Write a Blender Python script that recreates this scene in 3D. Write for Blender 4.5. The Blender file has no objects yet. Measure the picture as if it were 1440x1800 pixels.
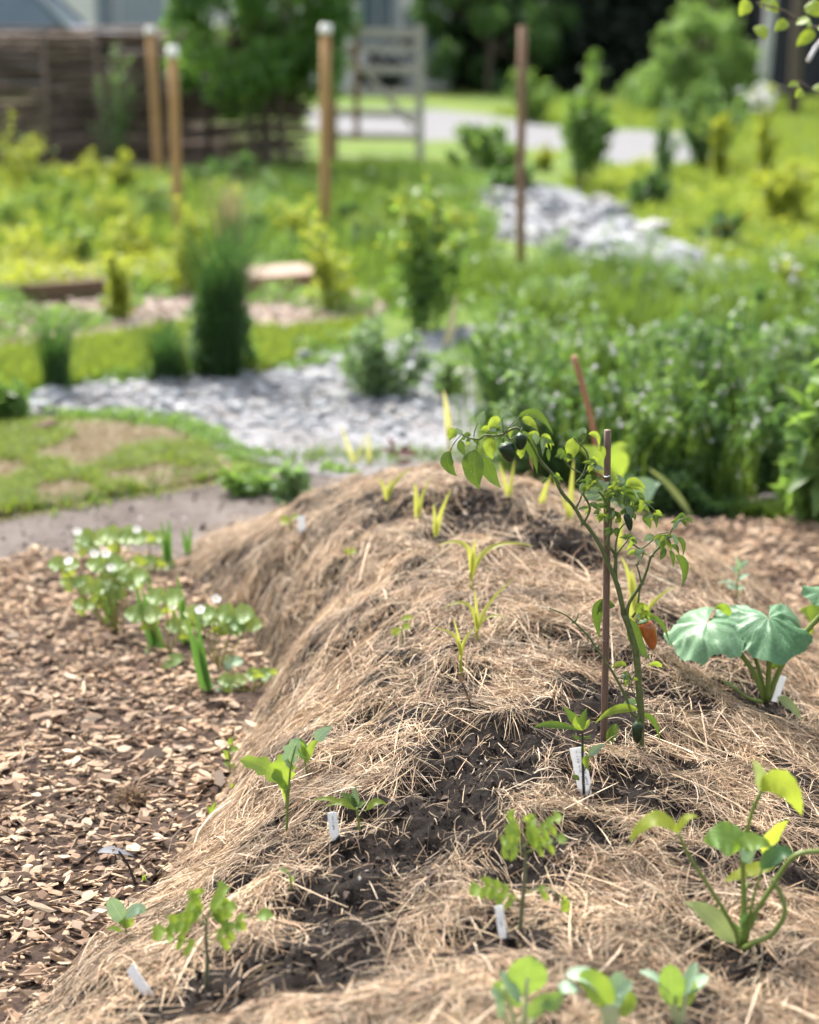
import bpy, bmesh, math, random
import numpy as np

rng = np.random.default_rng(11)
random.seed(11)
S = bpy.context.scene
COL = S.collection

# ------------------------------------------------------------------ camera
PITCH = math.radians(16.7)
F = 3000.0                      # focal length in pixels of the 1440x1800 photograph
CAM = np.array([0.0, 0.0, 1.6])
cam_data = bpy.data.cameras.new("camera")
cam = bpy.data.objects.new("camera", cam_data)
COL.objects.link(cam)
cam.location = CAM
cam.rotation_euler = (math.pi / 2 - PITCH, 0, 0)
cam_data.sensor_fit = 'VERTICAL'
cam_data.sensor_height = 30.0
cam_data.sensor_width = 24.0
cam_data.lens = 50.0
cam_data.clip_start = 0.05
cam_data.clip_end = 600
cam_data.dof.use_dof = True
cam_data.dof.focus_distance = 3.12
cam_data.dof.aperture_fstop = 1.75
S.camera = cam

# ------------------------------------------------------------------ sky, sun, exposure
SUN_EL, SUN_AZ = math.radians(52), math.radians(-28)      # behind the bed, a little to the left
world = bpy.data.worlds.new("World")
S.world = world
world.use_nodes = True
wn, wl = world.node_tree.nodes, world.node_tree.links
sky = wn.new("ShaderNodeTexSky")
sky.sky_type = 'NISHITA'
sky.sun_disc = False
sky.sun_elevation = SUN_EL
sky.sun_rotation = SUN_AZ
sky.air_density = 1.0
sky.dust_density = 5.0
sky.ozone_density = 1.0
hsv = wn.new("ShaderNodeHueSaturation")
hsv.inputs['Saturation'].default_value = 0.45             # thin bright cloud: a pale sky
wl.new(sky.outputs[0], hsv.inputs['Color'])
bg = wn["Background"]
wl.new(hsv.outputs[0], bg.inputs['Color'])
bg.inputs['Strength'].default_value = 0.15
sun_data = bpy.data.lights.new("sun", 'SUN')
sun_data.energy = 2.9
sun_data.angle = math.radians(10)
sun_data.color = (1.0, 0.95, 0.87)
sun = bpy.data.objects.new("sun", sun_data)
COL.objects.link(sun)
_d = np.array([math.sin(SUN_AZ) * math.cos(SUN_EL), math.cos(SUN_AZ) * math.cos(SUN_EL), math.sin(SUN_EL)])
from mathutils import Vector, Matrix
sun.rotation_euler = Vector(_d).to_track_quat('Z', 'Y').to_euler()
sun.location = (-6, 10, 14)
S.view_settings.view_transform = 'Standard'
S.view_settings.look = 'None'
S.view_settings.gamma = 1.0
S.view_settings.exposure = 1.45
S.view_settings.use_curve_mapping = False
S.render.engine = 'CYCLES'
S.cycles.use_denoising = True
S.cycles.max_bounces = 8
S.cycles.transmission_bounces = 4
S.cycles.transparent_max_bounces = 8

# ------------------------------------------------------------------ small maths
def nz(v):
    v = np.asarray(v, float)
    return v / (np.linalg.norm(v, axis=-1, keepdims=True) + 1e-12)

FWD = np.array([0, math.cos(PITCH), -math.sin(PITCH)])
UPV = np.array([0, math.sin(PITCH), math.cos(PITCH)])
RGT = np.array([1.0, 0, 0])

def ray(px, py):
    return RGT * (px - 720) / F + FWD - UPV * (py - 900) / F

def P(px, py, Y):
    """the place at distance Y (metres in front of the camera post) seen at a pixel of the photo"""
    d = ray(px, py)
    return CAM + d * (Y / d[1])

def project(p):
    q = np.asarray(p) - CAM
    z = q @ FWD
    return 720 + F * (q @ RGT) / z, 900 - F * (q @ UPV) / z, z

def _hash(xi, yi, seed):
    xi = xi.astype(np.int64); yi = yi.astype(np.int64)
    h = (xi * 374761393 + yi * 668265263 + seed * 1442695041) & 0xffffffff
    h = ((h ^ (h >> 13)) * 1274126177) & 0xffffffff
    h = h ^ (h >> 16)
    return (h & 0xffffff) / float(0xffffff)

def vn(x, y, seed=0):
    x = np.asarray(x, float); y = np.asarray(y, float)
    xi, yi = np.floor(x), np.floor(y)
    fx, fy = x - xi, y - yi
    fx = fx * fx * (3 - 2 * fx); fy = fy * fy * (3 - 2 * fy)
    a = _hash(xi, yi, seed); b = _hash(xi + 1, yi, seed)
    c = _hash(xi, yi + 1, seed); d = _hash(xi + 1, yi + 1, seed)
    return (a * (1 - fx) + b * fx) * (1 - fy) + (c * (1 - fx) + d * fx) * fy

def fbm(x, y, seed=0, o=3):
    s, a, t = 0, 1.0, 0
    for k in range(o):
        s = s + a * vn(x * 2 ** k, y * 2 ** k, seed + 17 * k)
        t += a; a *= 0.5
    return s / t

# ------------------------------------------------------------------ the height of the planted mound
_D  = np.array([1.0, 1.5, 2.0, 2.45, 2.71, 2.985, 3.3, 3.61, 3.88, 4.3, 4.6, 4.9, 5.15, 5.35])
_XL = np.array([-1.2, -1.05, -.86, -.66, -.56, -.48, -.43, -.38, -.345, -.50, -.63, -.68, -.6, -.5])
_XP = np.array([.10, .10, .08, .12, .17, .22, .22, .18, .14, .10, .06, .05, .05, .05])
_ZP = np.array([.20, .25, .27, .27, .285, .305, .332, .352, .378, .405, .345, .17, .03, .0])
_XR = np.array([1.15, 1.15, 1.15, 1.15, 1.15, 1.15, 1.15, 1.15, 1.12, 1.05, .95, .8, .6, .5])
_dd = np.arange(0.8, 5.6, 0.01)
def _sm(a):
    v = np.interp(_dd, _D, a)
    k = np.exp(-np.linspace(-2, 2, 31) ** 2); k /= k.sum()
    return np.convolve(np.pad(v, 15, mode='edge'), k, mode='valid')
_tXL, _tXP, _tZP, _tXR = _sm(_XL), _sm(_XP), _sm(_ZP), _sm(_XR)

def mound0(x, y):
    x = np.asarray(x, float); y = np.asarray(y, float)
    xl, xp, zp, xr = (np.interp(y, _dd, t) for t in (_tXL, _tXP, _tZP, _tXR))
    wob = (fbm(x * 2.3 + 3, y * 2.3, 5) - .5) * 0.10
    x = x + wob
    tl = np.clip((x - xl) / (xp - xl), -0.25, 1)
    tr = np.clip((xr - x) / (xr - xp), -0.25, 1)
    t = np.where(x < xp, tl, tr)
    prof = np.where(t >= 0, 1 - np.power(np.clip(1 - t, 0, 1.3), 1.95), 1.95 * t)
    z = zp * prof
    z = np.where(y > 5.4, -0.1, z)
    z = z + np.clip(z / .12, 0, 1) * ((fbm(x * 5, y * 5, 9) - .5) * .06 + (fbm(x * 13, y * 13, 21) - .5) * .042)
    return z

def ground0(x, y):
    return 0.022 + 0.018 * (fbm(np.asarray(x) * 2.2, np.asarray(y) * 2.2, 3) - .5) + .010 * (fbm(np.asarray(x) * 9, np.asarray(y) * 9, 8) - .5)

def height(x, y):
    return np.maximum(mound0(x, y), np.where(np.asarray(y) < 5.3, ground0(x, y), 0.006))

def G(px, py):
    """where the view through a photo pixel meets the ground or the mound"""
    d = ray(px, py)
    t = np.arange(1.0, 60.0, 0.004)
    if d[2] < -1e-6:
        t = t[t <= 1.7 / -d[2] + .1]
    q = CAM + d[None, :] * t[:, None]
    below = q[:, 2] < height(q[:, 0], q[:, 1])
    i = int(np.argmax(below)) if below.any() else len(t) - 1
    return q[i]

# ------------------------------------------------------------------ mesh collector
class MB:
    def __init__(s):
        s.V, s.F, s.U, s.n = [], [], [], 0
    def add(s, V, faces, uv=None):
        V = np.asarray(V, float).reshape(-1, 3)
        for f in faces:
            f = np.asarray(f, np.int64)
            if f.size:
                s.F.append(f + s.n)
        s.V.append(V)
        s.U.append(np.zeros((len(V), 2)) if uv is None else np.asarray(uv, float).reshape(-1, 2))
        s.n += len(V)
        return s
    def box(s, c, size, rz=0.0, ry=0.0, rx=0.0, taper=1.0):
        h = np.asarray(size, float) / 2
        v = np.array([[x, y, z] for z in (-1, 1) for y in (-1, 1) for x in (-1, 1)], float) * h
        v[4:, :2] *= taper
        R = np.array((Matrix.Rotation(rz, 3, 'Z') @ Matrix.Rotation(ry, 3, 'Y') @ Matrix.Rotation(rx, 3, 'X')))
        f = [[0, 2, 3, 1], [4, 5, 7, 6], [0, 1, 5, 4], [2, 6, 7, 3], [0, 4, 6, 2], [1, 3, 7, 5]]
        return s.add(v @ R.T + np.asarray(c, float), [f])
    def tube(s, pts, r0, r1=None, n=7, sub=3, rough=0.0, knots=None):
        pts = np.asarray(pts, float)
        r1 = r0 if r1 is None else r1
        if len(pts) > 2 and sub > 1:
            q = []
            pp = np.vstack([2 * pts[0] - pts[1], pts, 2 * pts[-1] - pts[-2]])
            for i in range(len(pts) - 1):
                a, b, c, d = pp[i:i + 4]
                for k in range(sub):
                    t = k / sub
                    q.append(.5 * ((2 * b) + (c - a) * t + (2 * a - 5 * b + 4 * c - d) * t * t + (3 * b - a - 3 * c + d) * t ** 3))
            q.append(pts[-1]); pts = np.array(q)
        m = len(pts)
        tl = np.concatenate([[0], np.cumsum(np.linalg.norm(np.diff(pts, axis=0), axis=1))])
        tl = tl / (tl[-1] + 1e-9)
        T = nz(np.gradient(pts, axis=0))
        ref = np.array([0, 1.0, 0]) if abs(T[0][1]) < .8 else np.array([1.0, 0, 0])
        rings = []
        for i in range(m):
            a = nz(np.cross(T[i], ref)); b = np.cross(a, T[i]); ref = nz(np.cross(a, T[i]) * 1.0)
            ref = b
            ang = np.arange(n) / n * 2 * math.pi
            r = r0 + (r1 - r0) * tl[i]
            if rough: r = r * (1 + rough * (random.random() - .5) * 2)
            rings.append(pts[i] + r * (np.cos(ang)[:, None] * a + np.sin(ang)[:, None] * b))
        V = np.vstack(rings + [pts[:1], pts[-1:]])
        idx = np.arange(m * n).reshape(m, n)
        A, B = idx[:-1], idx[1:]
        quads = np.stack([A, np.roll(A, -1, 1), np.roll(B, -1, 1), B], -1).reshape(-1, 4)
        c0, c1 = m * n, m * n + 1
        t0 = np.stack([np.full(n, c0), np.roll(idx[0], -1), idx[0]], -1)
        t1 = np.stack([np.full(n, c1), idx[-1], np.roll(idx[-1], -1)], -1)
        uv = np.vstack([np.stack([np.tile(np.arange(n) / n, m), np.repeat(tl, n)], -1), [[0, 0], [0, 1]]])
        return s.add(V, [quads, t0, t1], uv)
    def build(s, name, mat, parent=None, smooth=True, origin=None, link=True):
        me = bpy.data.meshes.new(name)
        V = np.concatenate(s.V); U = np.concatenate(s.U)
        if parent is not None and origin is None:
            origin = world_loc(parent)
        if origin is not None:
            V = V - np.asarray(origin)
        loops = np.concatenate([f.ravel() for f in s.F])
        sizes = np.concatenate([np.full(len(f), f.shape[1]) for f in s.F])
        starts = np.concatenate([[0], np.cumsum(sizes)[:-1]])
        me.vertices.add(len(V)); me.vertices.foreach_set('co', V.astype(np.float32).ravel())
        me.loops.add(len(loops)); me.loops.foreach_set('vertex_index', loops.astype(np.int32))
        me.polygons.add(len(sizes)); me.polygons.foreach_set('loop_start', starts.astype(np.int32))
        uvl = me.uv_layers.new(name='UVMap')
        uvl.data.foreach_set('uv', U[loops].astype(np.float32).ravel())
        me.update(calc_edges=True)
        me.polygons.foreach_set('use_smooth', np.full(len(sizes), smooth))
        me.materials.append(mat)
        o = bpy.data.objects.new(name, me)
        if link: COL.objects.link(o)
        if parent is not None:
            o.parent = parent
        elif origin is not None:
            o.location = origin
        return o

def world_loc(o):
    p = np.zeros(3)
    while o is not None:
        p = p + np.array(o.location); o = o.parent
    return p

def tag(o, label=None, cat=None, group=None, kind=None):
    if label: o['label'] = label
    if cat: o['category'] = cat
    if group: o['group'] = group
    if kind: o['kind'] = kind
    return o

# ------------------------------------------------------------------ leaves
def prof(kind, t):
    if kind == 'ov':   w = np.sin(math.pi * t ** 0.70) ** 1.0
    elif kind == 'lance': w = np.sin(math.pi * t ** 0.8) ** 1.15
    elif kind == 'round': w = np.sqrt(np.clip(1 - (2 * t - 1) ** 2, 0, 1))
    elif kind == 'spoon': w = np.where(t < .3, .2, .2 + .8 * np.sqrt(np.clip(1 - ((t - .67) / .37) ** 2, 0, 1)))
    elif kind == 'strap': w = np.minimum(1, .55 + t * 2) * np.clip(1 - t ** 1.9, 0, 1) ** .8
    elif kind == 'kale': w = (np.sin(math.pi * t ** 1.3) ** .7) * (1 + .22 * np.sin(t * 23)) * .9 + .1 * (t < .5)
    elif kind == 'saw': w = (np.sin(math.pi * t ** 0.8) ** .75) * (1 - .16 * ((t * 7) % 1))
    else: w = np.sin(math.pi * t)
    return np.maximum(w, .02)

def leaf_geo(mb, b, m, t, half, nrm, kind='ov', fold=.25, wave=.08, nseg=10, curl=0.0):
    b, m, t = (np.asarray(q, float) for q in (b, m, t))
    c = 2 * m - .5 * (b + t)                       # the blade passes through its middle point
    u = np.linspace(0, 1, nseg + 1)
    if kind == 'saw' or kind == 'kale':
        u = np.linspace(0, 1, 2 * nseg + 1)
    B = ((1 - u) ** 2)[:, None] * b + (2 * u * (1 - u))[:, None] * c + (u ** 2)[:, None] * t
    T = nz(np.gradient(B, axis=0))
    side = nz(np.cross(T, np.asarray(nrm, float)))
    n = np.cross(side, T)
    w = prof(kind, u) * half
    vs = np.array([-1, -.55, 0, .55, 1])
    ph = random.random() * 6
    V, U = [], []
    for v in vs:
        z = fold * abs(v) * w - curl * v * v * w
        z = z + wave * half * (abs(v) ** 1.5) * np.sin(u * 15 + ph + (2 if v > 0 else 0))
        V.append(B + side * (v * w)[:, None] + n * z[:, None])
        U.append(np.stack([np.full(len(u), .5 + v / 2), u], -1))
    V = np.stack(V, 1).reshape(-1, 3); U = np.stack(U, 1).reshape(-1, 2)
    idx = np.arange(len(u) * 5).reshape(-1, 5)
    q = np.stack([idx[:-1, :-1], idx[:-1, 1:], idx[1:, 1:], idx[1:, :-1]], -1).reshape(-1, 4)
    return mb.add(V, [q], U)

def polar_leaf(mb, c, f, n, R, droop=.4, lobes=5, lobe=.12, serr=.03, pleat=.05, stretch=1.0, gap=18, nth=90, nr=7, asym=0.0):
    """a round lobed leaf whose stalk meets it at c; f points to its tip, n is its upper side"""
    f = nz(f); n = nz(np.asarray(n, float) - f * np.dot(n, f)); sd = np.cross(n, f)
    th = np.radians(np.linspace(-180 + gap, 180 - gap, nth))
    r = 1 + lobe * np.cos(lobes * th)
    r = r * (0.80 + .20 * np.cos(th * .5) + .22 * np.exp(-((np.abs(th) - 2.35) / .45) ** 2))
    r = r * (1 + serr * (((th * 57.3 / 7.5) % 1) - .5) * 2)
    rr = np.linspace(0.03, 1, nr)
    ph = random.random() * 6
    V, U = [], []
    for k in rr:
        rad = R * k * r
        x = rad * np.cos(th) * stretch; y = rad * np.sin(th)
        z = -droop * R * (k ** 2) * (.55 + .45 * np.cos(th * .5 + asym)) + pleat * R * k * np.cos(lobes * 2 * th) + .03 * R * k * np.sin(th * 9 + ph)
        z = z + R * .20 * k * (fbm(x / R * 3.2 + ph, y / R * 3.2, 5, 3) - .5) * 2 + R * .09 * k * (fbm(x / R * 9, y / R * 9 + ph, 6, 2) - .5) * 2
        V.append(np.asarray(c) + x[:, None] * f + y[:, None] * sd + z[:, None] * n)
        U.append(np.stack([th / (2 * math.pi) + .5, np.full(nth, k)], -1))
    V = np.stack(V, 0).reshape(-1, 3); U = np.stack(U, 0).reshape(-1, 2)
    idx = np.arange(nr * nth).reshape(nr, nth)
    q = np.stack([idx[:-1, :-1], idx[1:, :-1], idx[1:, 1:], idx[:-1, 1:]], -1).reshape(-1, 4)
    return mb.add(V, [q], U)

def rand_dirs(n, up=0.0):
    v = rng.normal(size=(n, 3)); v[:, 2] += up
    return nz(v)

def leaf_cloud(mb, pts, size, up=.6, long=1.6, drop=0.0):
    """one small folded leaf at each point"""
    n = len(pts)
    s = size * rng.uniform(.6, 1.35, n)[:, None]
    nr = rand_dirs(n, up)
    ax = nz(np.cross(nr, rand_dirs(n)))
    ax[:, 2] -= drop; ax = nz(ax)
    sd = nz(np.cross(nr, ax))
    b = pts - ax * s * .5 * long
    t = pts + ax * s * .5 * long - nr * s * .15
    l = pts + sd * s * .38 + nr * s * .12
    r = pts - sd * s * .38 + nr * s * .12
    V = np.stack([b, l, t, r], 1).reshape(-1, 3)
    i = np.arange(n)[:, None] * 4
    f = np.concatenate([i + [[0, 2, 1]], i + [[0, 3, 2]]])
    U = np.tile(np.array([[.5, 0], [1, .5], [.5, 1], [0, .5]]), (n, 1))
    return mb.add(V, [f], U)

def clumps(c, rad, k, per, cr, shape='ell', low=-1.0):
    """points gathered in k clumps through an ellipsoid or cone, hollow enough to show gaps"""
    out = []
    for _ in range(k):
        while True:
            d = rng.uniform(-1, 1, 3)
            if shape == 'cone':
                h = (d[2] + 1) / 2
                if np.hypot(d[0], d[1]) <= (1 - h) * 1.0 + .08: break
            elif np.dot(d, d) <= 1 and d[2] >= low: break
        cc = np.asarray(c) + d * np.asarray(rad)
        q = rng.normal(size=(per, 3)); q = q / np.linalg.norm(q, axis=1, keepdims=True) * (rng.uniform(.25, 1, (per, 1)) ** .6)
        out.append(cc + q * cr * rng.uniform(.6, 1.3))
    return np.concatenate(out)

def blades(mb, base, h, w, lean=.35, bend=.4):
    n = len(base)
    h = h * rng.uniform(.55, 1.25, n); a = rng.uniform(0, 2 * math.pi, n)
    d = np.stack([np.cos(a), np.sin(a), np.zeros(n)], -1)
    sd = np.stack([-np.sin(a + rng.normal(0, .6, n)), np.cos(a), np.zeros(n)], -1)
    ln = rng.uniform(0, lean, n)[:, None]; bd = rng.uniform(.2, 1, n)[:, None] * bend
    hh = h[:, None]; up = np.array([0, 0, 1.0])
    w = w * rng.uniform(.6, 1.3, n)[:, None]
    m = base + up * hh * .55 + d * hh * ln * .5
    t = base + up * hh * (1 - bd * .25) + d * hh * (ln + bd * .6)
    V = np.stack([base - sd * w, base + sd * w, m - sd * w * .8, m + sd * w * .8, t], 1).reshape(-1, 3)
    i = np.arange(n)[:, None] * 5
    U = np.tile(np.array([[0, 0], [1, 0], [0, .5], [1, .5], [.5, 1]]), (n, 1))
    return mb.add(V, [i + [[0, 1, 3, 2]], i + [[2, 3, 4]]], U)

# ------------------------------------------------------------------ materials
def new_mat(name):
    m = bpy.data.materials.new(name); m.use_nodes = True
    nt = m.node_tree
    return m, nt.nodes, nt.links, nt.nodes['Principled BSDF']

def ramp(N, stops, interp='LINEAR'):
    r = N.new('ShaderNodeValToRGB'); r.color_ramp.interpolation = interp
    e = r.color_ramp.elements
    while len(e) < len(stops): e.new(.5)
    for k, (p, c) in enumerate(stops):
        e[k].position = p; e[k].color = (*c, 1)
    return r

def noise(N, L, scale, detail=4, coord='Object', rough=.6, vec=None):
    n = N.new('ShaderNodeTexNoise'); n.inputs['Scale'].default_value = scale
    n.inputs['Detail'].default_value = detail; n.inputs['Roughness'].default_value = rough
    if vec is None:
        tc = N.new('ShaderNodeTexCoord'); vec = tc.outputs[coord]
    L.new(vec, n.inputs['Vector'])
    return n

def mix(N, L, a, b, fac, mode='MIX'):
    m = N.new('ShaderNodeMix'); m.data_type = 'RGBA'; m.blend_type = mode
    for s, v in ((m.inputs[6], a), (m.inputs[7], b), (m.inputs[0], fac)):
        if hasattr(v, 'default_value') or hasattr(v, 'is_linked'): L.new(v, s)
        elif isinstance(v, (int, float)): s.default_value = v
        else: s.default_value = (*v, 1)
    return m.outputs[2]

def math_(N, L, op, a, b=None):
    m = N.new('ShaderNodeMath'); m.operation = op
    for s, v in zip(m.inputs, (a, b)):
        if v is None: continue
        if isinstance(v, (int, float)): s.default_value = v
        else: L.new(v, s)
    return m.outputs[0]

def bump(N, L, h, strength, dist, bsdf):
    b = N.new('ShaderNodeBump'); b.inputs['Strength'].default_value = strength
    b.inputs['Distance'].default_value = dist
    L.new(h, b.inputs['Height']); L.new(b.outputs[0], bsdf.inputs['Normal'])

def palette_mat(name, stops, scale=40, rand='island', rough=.8, bumps=.3, dist=.002, mottle=.25, trans=0.0, stretch=None, patch=None):
    """every piece takes its own colour from a palette; a fine noise wears it"""
    m, N, L, B = new_mat(name)
    if rand == 'island':
        g = N.new('ShaderNodeNewGeometry'); rv = g.outputs['Random Per Island']
    else:
        g = N.new('ShaderNodeObjectInfo'); rv = g.outputs['Random']
    r = ramp(N, stops); L.new(rv, r.inputs[0])
    n = noise(N, L, scale)
    if stretch:
        tc = N.new('ShaderNodeTexCoord'); mp = N.new('ShaderNodeMapping')
        mp.inputs['Scale'].default_value = stretch
        L.new(tc.outputs['Object'], mp.inputs['Vector']); L.new(mp.outputs[0], n.inputs['Vector'])
    k = math_(N, L, 'MULTIPLY_ADD', n.outputs[0], mottle * 2.4)
    N[-1].inputs[2].default_value = 1 - mottle * 1.2
    c = mix(N, L, r.outputs[0], k, 1.0, 'MULTIPLY')
    if patch:                                        # weathered and fresh drifts
        np_ = noise(N, L, patch, 4); rp = ramp(N, [(.36, (.63, .61, .59)), (.5, (.97, .935, .885)), (.64, (1.14, 1.10, 1.02))])
        L.new(np_.outputs[0], rp.inputs[0]); c = mix(N, L, c, rp.outputs[0], 1.0, 'MULTIPLY')
    L.new(c, B.inputs['Base Color']); B.inputs['Roughness'].default_value = rough
    B.inputs['Specular IOR Level'].default_value = .3
    if bumps: bump(N, L, n.outputs[0], bumps, dist, B)
    if trans:
        t = N.new('ShaderNodeBsdfTranslucent'); L.new(c, t.inputs[0])
        s = N.new('ShaderNodeMixShader'); s.inputs[0].default_value = trans
        L.new(B.outputs[0], s.inputs[1]); L.new(t.outputs[0], s.inputs[2])
        L.new(s.outputs[0], N['Material Output'].inputs[0])
    return m

def leaf_mat(name, c0, c1, tr, trans=.45, rough=.42, rand='obj', vein=None, vcol=None, vamt=.5, spots=0.0, coat=0.0, spec=.4):
    m, N, L, B = new_mat(name)
    if rand == 'island':
        g = N.new('ShaderNodeNewGeometry'); rv = g.outputs['Random Per Island']
    else:
        g = N.new('ShaderNodeObjectInfo'); rv = g.outputs['Random']
    n = noise(N, L, 30, 3)
    f = math_(N, L, 'ADD', math_(N, L, 'MULTIPLY', rv, .75), math_(N, L, 'MULTIPLY', n.outputs[0], .45))
    f = math_(N, L, 'SUBTRACT', f, .1)
    n9 = noise(N, L, 170, 2)
    f = math_(N, L, 'ADD', f, math_(N, L, 'MULTIPLY', math_(N, L, 'SUBTRACT', n9.outputs[0], .5), .9))
    col = mix(N, L, c0, c1, f)
    tcol = mix(N, L, tuple(x * .8 for x in tr), tr, rv)
    if vein:
        uv = N.new('ShaderNodeUVMap'); sp = N.new('ShaderNodeSeparateXYZ'); L.new(uv.outputs[0], sp.inputs[0])
        if vein == 'pinnate':
            d = math_(N, L, 'ABSOLUTE', math_(N, L, 'SUBTRACT', sp.outputs[0], .5))
            mid = math_(N, L, 'LESS_THAN', d, .035)
            k = math_(N, L, 'SUBTRACT', math_(N, L, 'MULTIPLY', sp.outputs[1], 7.0), math_(N, L, 'MULTIPLY', d, 5.0))
            fr = math_(N, L, 'ABSOLUTE', math_(N, L, 'SUBTRACT', math_(N, L, 'FRACT', k), .5))
            sv = math_(N, L, 'MULTIPLY', math_(N, L, 'LESS_THAN', fr, .07), .55)
            v = math_(N, L, 'MAXIMUM', mid, sv)
            hh = math_(N, L, 'MAXIMUM', mid, math_(N, L, 'SUBTRACT', .5, fr))
        else:
            k = math_(N, L, 'ADD', math_(N, L, 'MULTIPLY', sp.outputs[0], 7.0), math_(N, L, 'MULTIPLY', n.outputs[0], .9))
            fr = math_(N, L, 'ABSOLUTE', math_(N, L, 'SUBTRACT', math_(N, L, 'FRACT', k), .5))
            wdt = math_(N, L, 'MULTIPLY', fr, sp.outputs[1])
            v1 = math_(N, L, 'LESS_THAN', wdt, .014)
            k2 = math_(N, L, 'ADD', math_(N, L, 'MULTIPLY', sp.outputs[1], 8.0), math_(N, L, 'MULTIPLY', fr, -3.5))
            fr2 = math_(N, L, 'ABSOLUTE', math_(N, L, 'SUBTRACT', math_(N, L, 'FRACT', k2), .5))
            v = math_(N, L, 'MAXIMUM', v1, math_(N, L, 'MULTIPLY', math_(N, L, 'LESS_THAN', fr2, .07), .5))
            hh = math_(N, L, 'SUBTRACT', math_(N, L, 'ADD', fr2, math_(N, L, 'MULTIPLY', wdt, 2.0)), v1)
        col = mix(N, L, col, vcol or tuple(min(1, x * 1.8) for x in c1), math_(N, L, 'MULTIPLY', v, vamt))
        bump(N, L, hh, .35 if vein == 'pinnate' else .12, .002, B)
    else:
        bump(N, L, n.outputs[0], .2, .002, B)
    if spots:
        vo = noise(N, L, 220, 1)
        col = mix(N, L, col, (.5, .5, .38), math_(N, L, 'MULTIPLY', math_(N, L, 'GREATER_THAN', vo.outputs[0], .72), spots))
    L.new(col, B.inputs['Base Color'])
    B.inputs['Roughness'].default_value = rough
    B.inputs['Specular IOR Level'].default_value = spec
    t = N.new('ShaderNodeBsdfTranslucent'); L.new(tcol, t.inputs[0])
    s = N.new('ShaderNodeMixShader'); s.inputs[0].default_value = trans
    L.new(B.outputs[0], s.inputs[1]); L.new(t.outputs[0], s.inputs[2])
    L.new(s.outputs[0], N['Material Output'].inputs[0])
    return m

def ground_mat(name, stops, scale, detail=6, bumps=.5, dist=.01, scale2=None, stops2=None, rough=.95, coord='Object'):
    m, N, L, B = new_mat(name)
    n = noise(N, L, scale, detail, coord, .65)
    r = ramp(N, stops); L.new(n.outputs[0], r.inputs[0])
    c = r.outputs[0]
    if scale2:
        n2 = noise(N, L, scale2, 3, coord)
        r2 = ramp(N, stops2); L.new(n2.outputs[0], r2.inputs[0])
        c = mix(N, L, c, r2.outputs[0], .5)
    L.new(c, B.inputs['Base Color']); B.inputs['Roughness'].default_value = rough
    B.inputs['Specular IOR Level'].default_value = .15
    bump(N, L, n.outputs[0], bumps, dist, B)
    return m

def plain_mat(name, col, rough=.6, scale=25, mottle=.2, metal=0.0, bumps=.15, stretch=None, spec=.4):
    m, N, L, B = new_mat(name)
    n = noise(N, L, scale, 5)
    if stretch:
        tc = N.new('ShaderNodeTexCoord'); mp = N.new('ShaderNodeMapping')
        mp.inputs['Scale'].default_value = stretch
        L.new(tc.outputs['Object'], mp.inputs['Vector']); L.new(mp.outputs[0], n.inputs['Vector'])
    r = ramp(N, [(.25, tuple(x * (1 - mottle) for x in col)), (.75, tuple(min(1, x * (1 + mottle)) for x in col))])
    L.new(n.outputs[0], r.inputs[0]); L.new(r.outputs[0], B.inputs['Base Color'])
    B.inputs['Roughness'].default_value = rough; B.inputs['Metallic'].default_value = metal
    B.inputs['Specular IOR Level'].default_value = spec
    if bumps: bump(N, L, n.outputs[0], bumps, .002, B)
    return m

STRAW = [(0, (.47, .335, .215)), (.15, (.21, .135, .09)), (.32, (.62, .485, .335)), (.46, (.38, .24, .16)), (.60, (.80, .68, .53)), (.74, (.14, .09, .062)), (.87, (.42, .35, .225)), (1, (.06, .042, .032))]
CHIP = [(0, (.42, .305, .21)), (.2, (.25, .17, .115)), (.38, (.50, .385, .27)), (.55, (.34, .225, .15)), (.68, (.19, .125, .09)), (.83, (.54, .43, .315)), (1, (.085, .06, .048))]
STONE = [(0, (.24, .255, .275)), (.25, (.30, .31, .325)), (.5, (.19, .205, .225)), (.76, (.36, .36, .36)), (.9, (.26, .25, .235)), (1, (.13, .13, .135))]
M = {}
M['straw'] = palette_mat('dry_hay', STRAW, scale=60, patch=6.5, rough=.6, bumps=0, mottle=.18, trans=.15)
M['chip'] = palette_mat('wood_chips', CHIP, scale=90, patch=4, rough=.85, bumps=.5, mottle=.3, rand='island')
M['chip1'] = palette_mat('wood_chip', CHIP, scale=90, rough=.85, bumps=.5, mottle=.3, rand='obj')
M['stone'] = palette_mat('crushed_stone', STONE, scale=30, rough=.8, rand='island', bumps=.3)
M['stone1'] = palette_mat('crushed_stone_piece', STONE, scale=30, rough=.8, rand='obj', bumps=.3)
M['soil'] = ground_mat('dark_soil', [(.25, (.005, .004, .0035)), (.5, (.012, .009, .0075)), (.78, (.04, .029, .024))], 38, 8, .9, .012)
M['mould'] = ground_mat('chip_mould', [(.3, (.028, .019, .015)), (.6, (.07, .047, .036)), (.8, (.15, .10, .075))], 45, 8, .8, .01)
M['greysoil'] = ground_mat('grey_soil', [(.3, (.045, .036, .031)), (.52, (.10, .085, .077)), (.75, (.19, .168, .153))], 16, 9, .9, .015, 2.6, [(.3, (.06, .045, .038)), (.7, (.19, .165, .148))])
M['lawn'] = ground_mat('lawn', [(.3, (.05, .085, .018)), (.55, (.085, .13, .026)), (.75, (.15, .16, .05))], 3.0, 6, .6, .03, .6, [(.35, (.07, .14, .02)), (.65, (.19, .23, .045))])
M['earth'] = ground_mat('ground', [(.3, (.06, .085, .025)), (.6, (.11, .13, .045)), (.8, (.16, .14, .08))], 2.0, 6, .6, .03)
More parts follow.
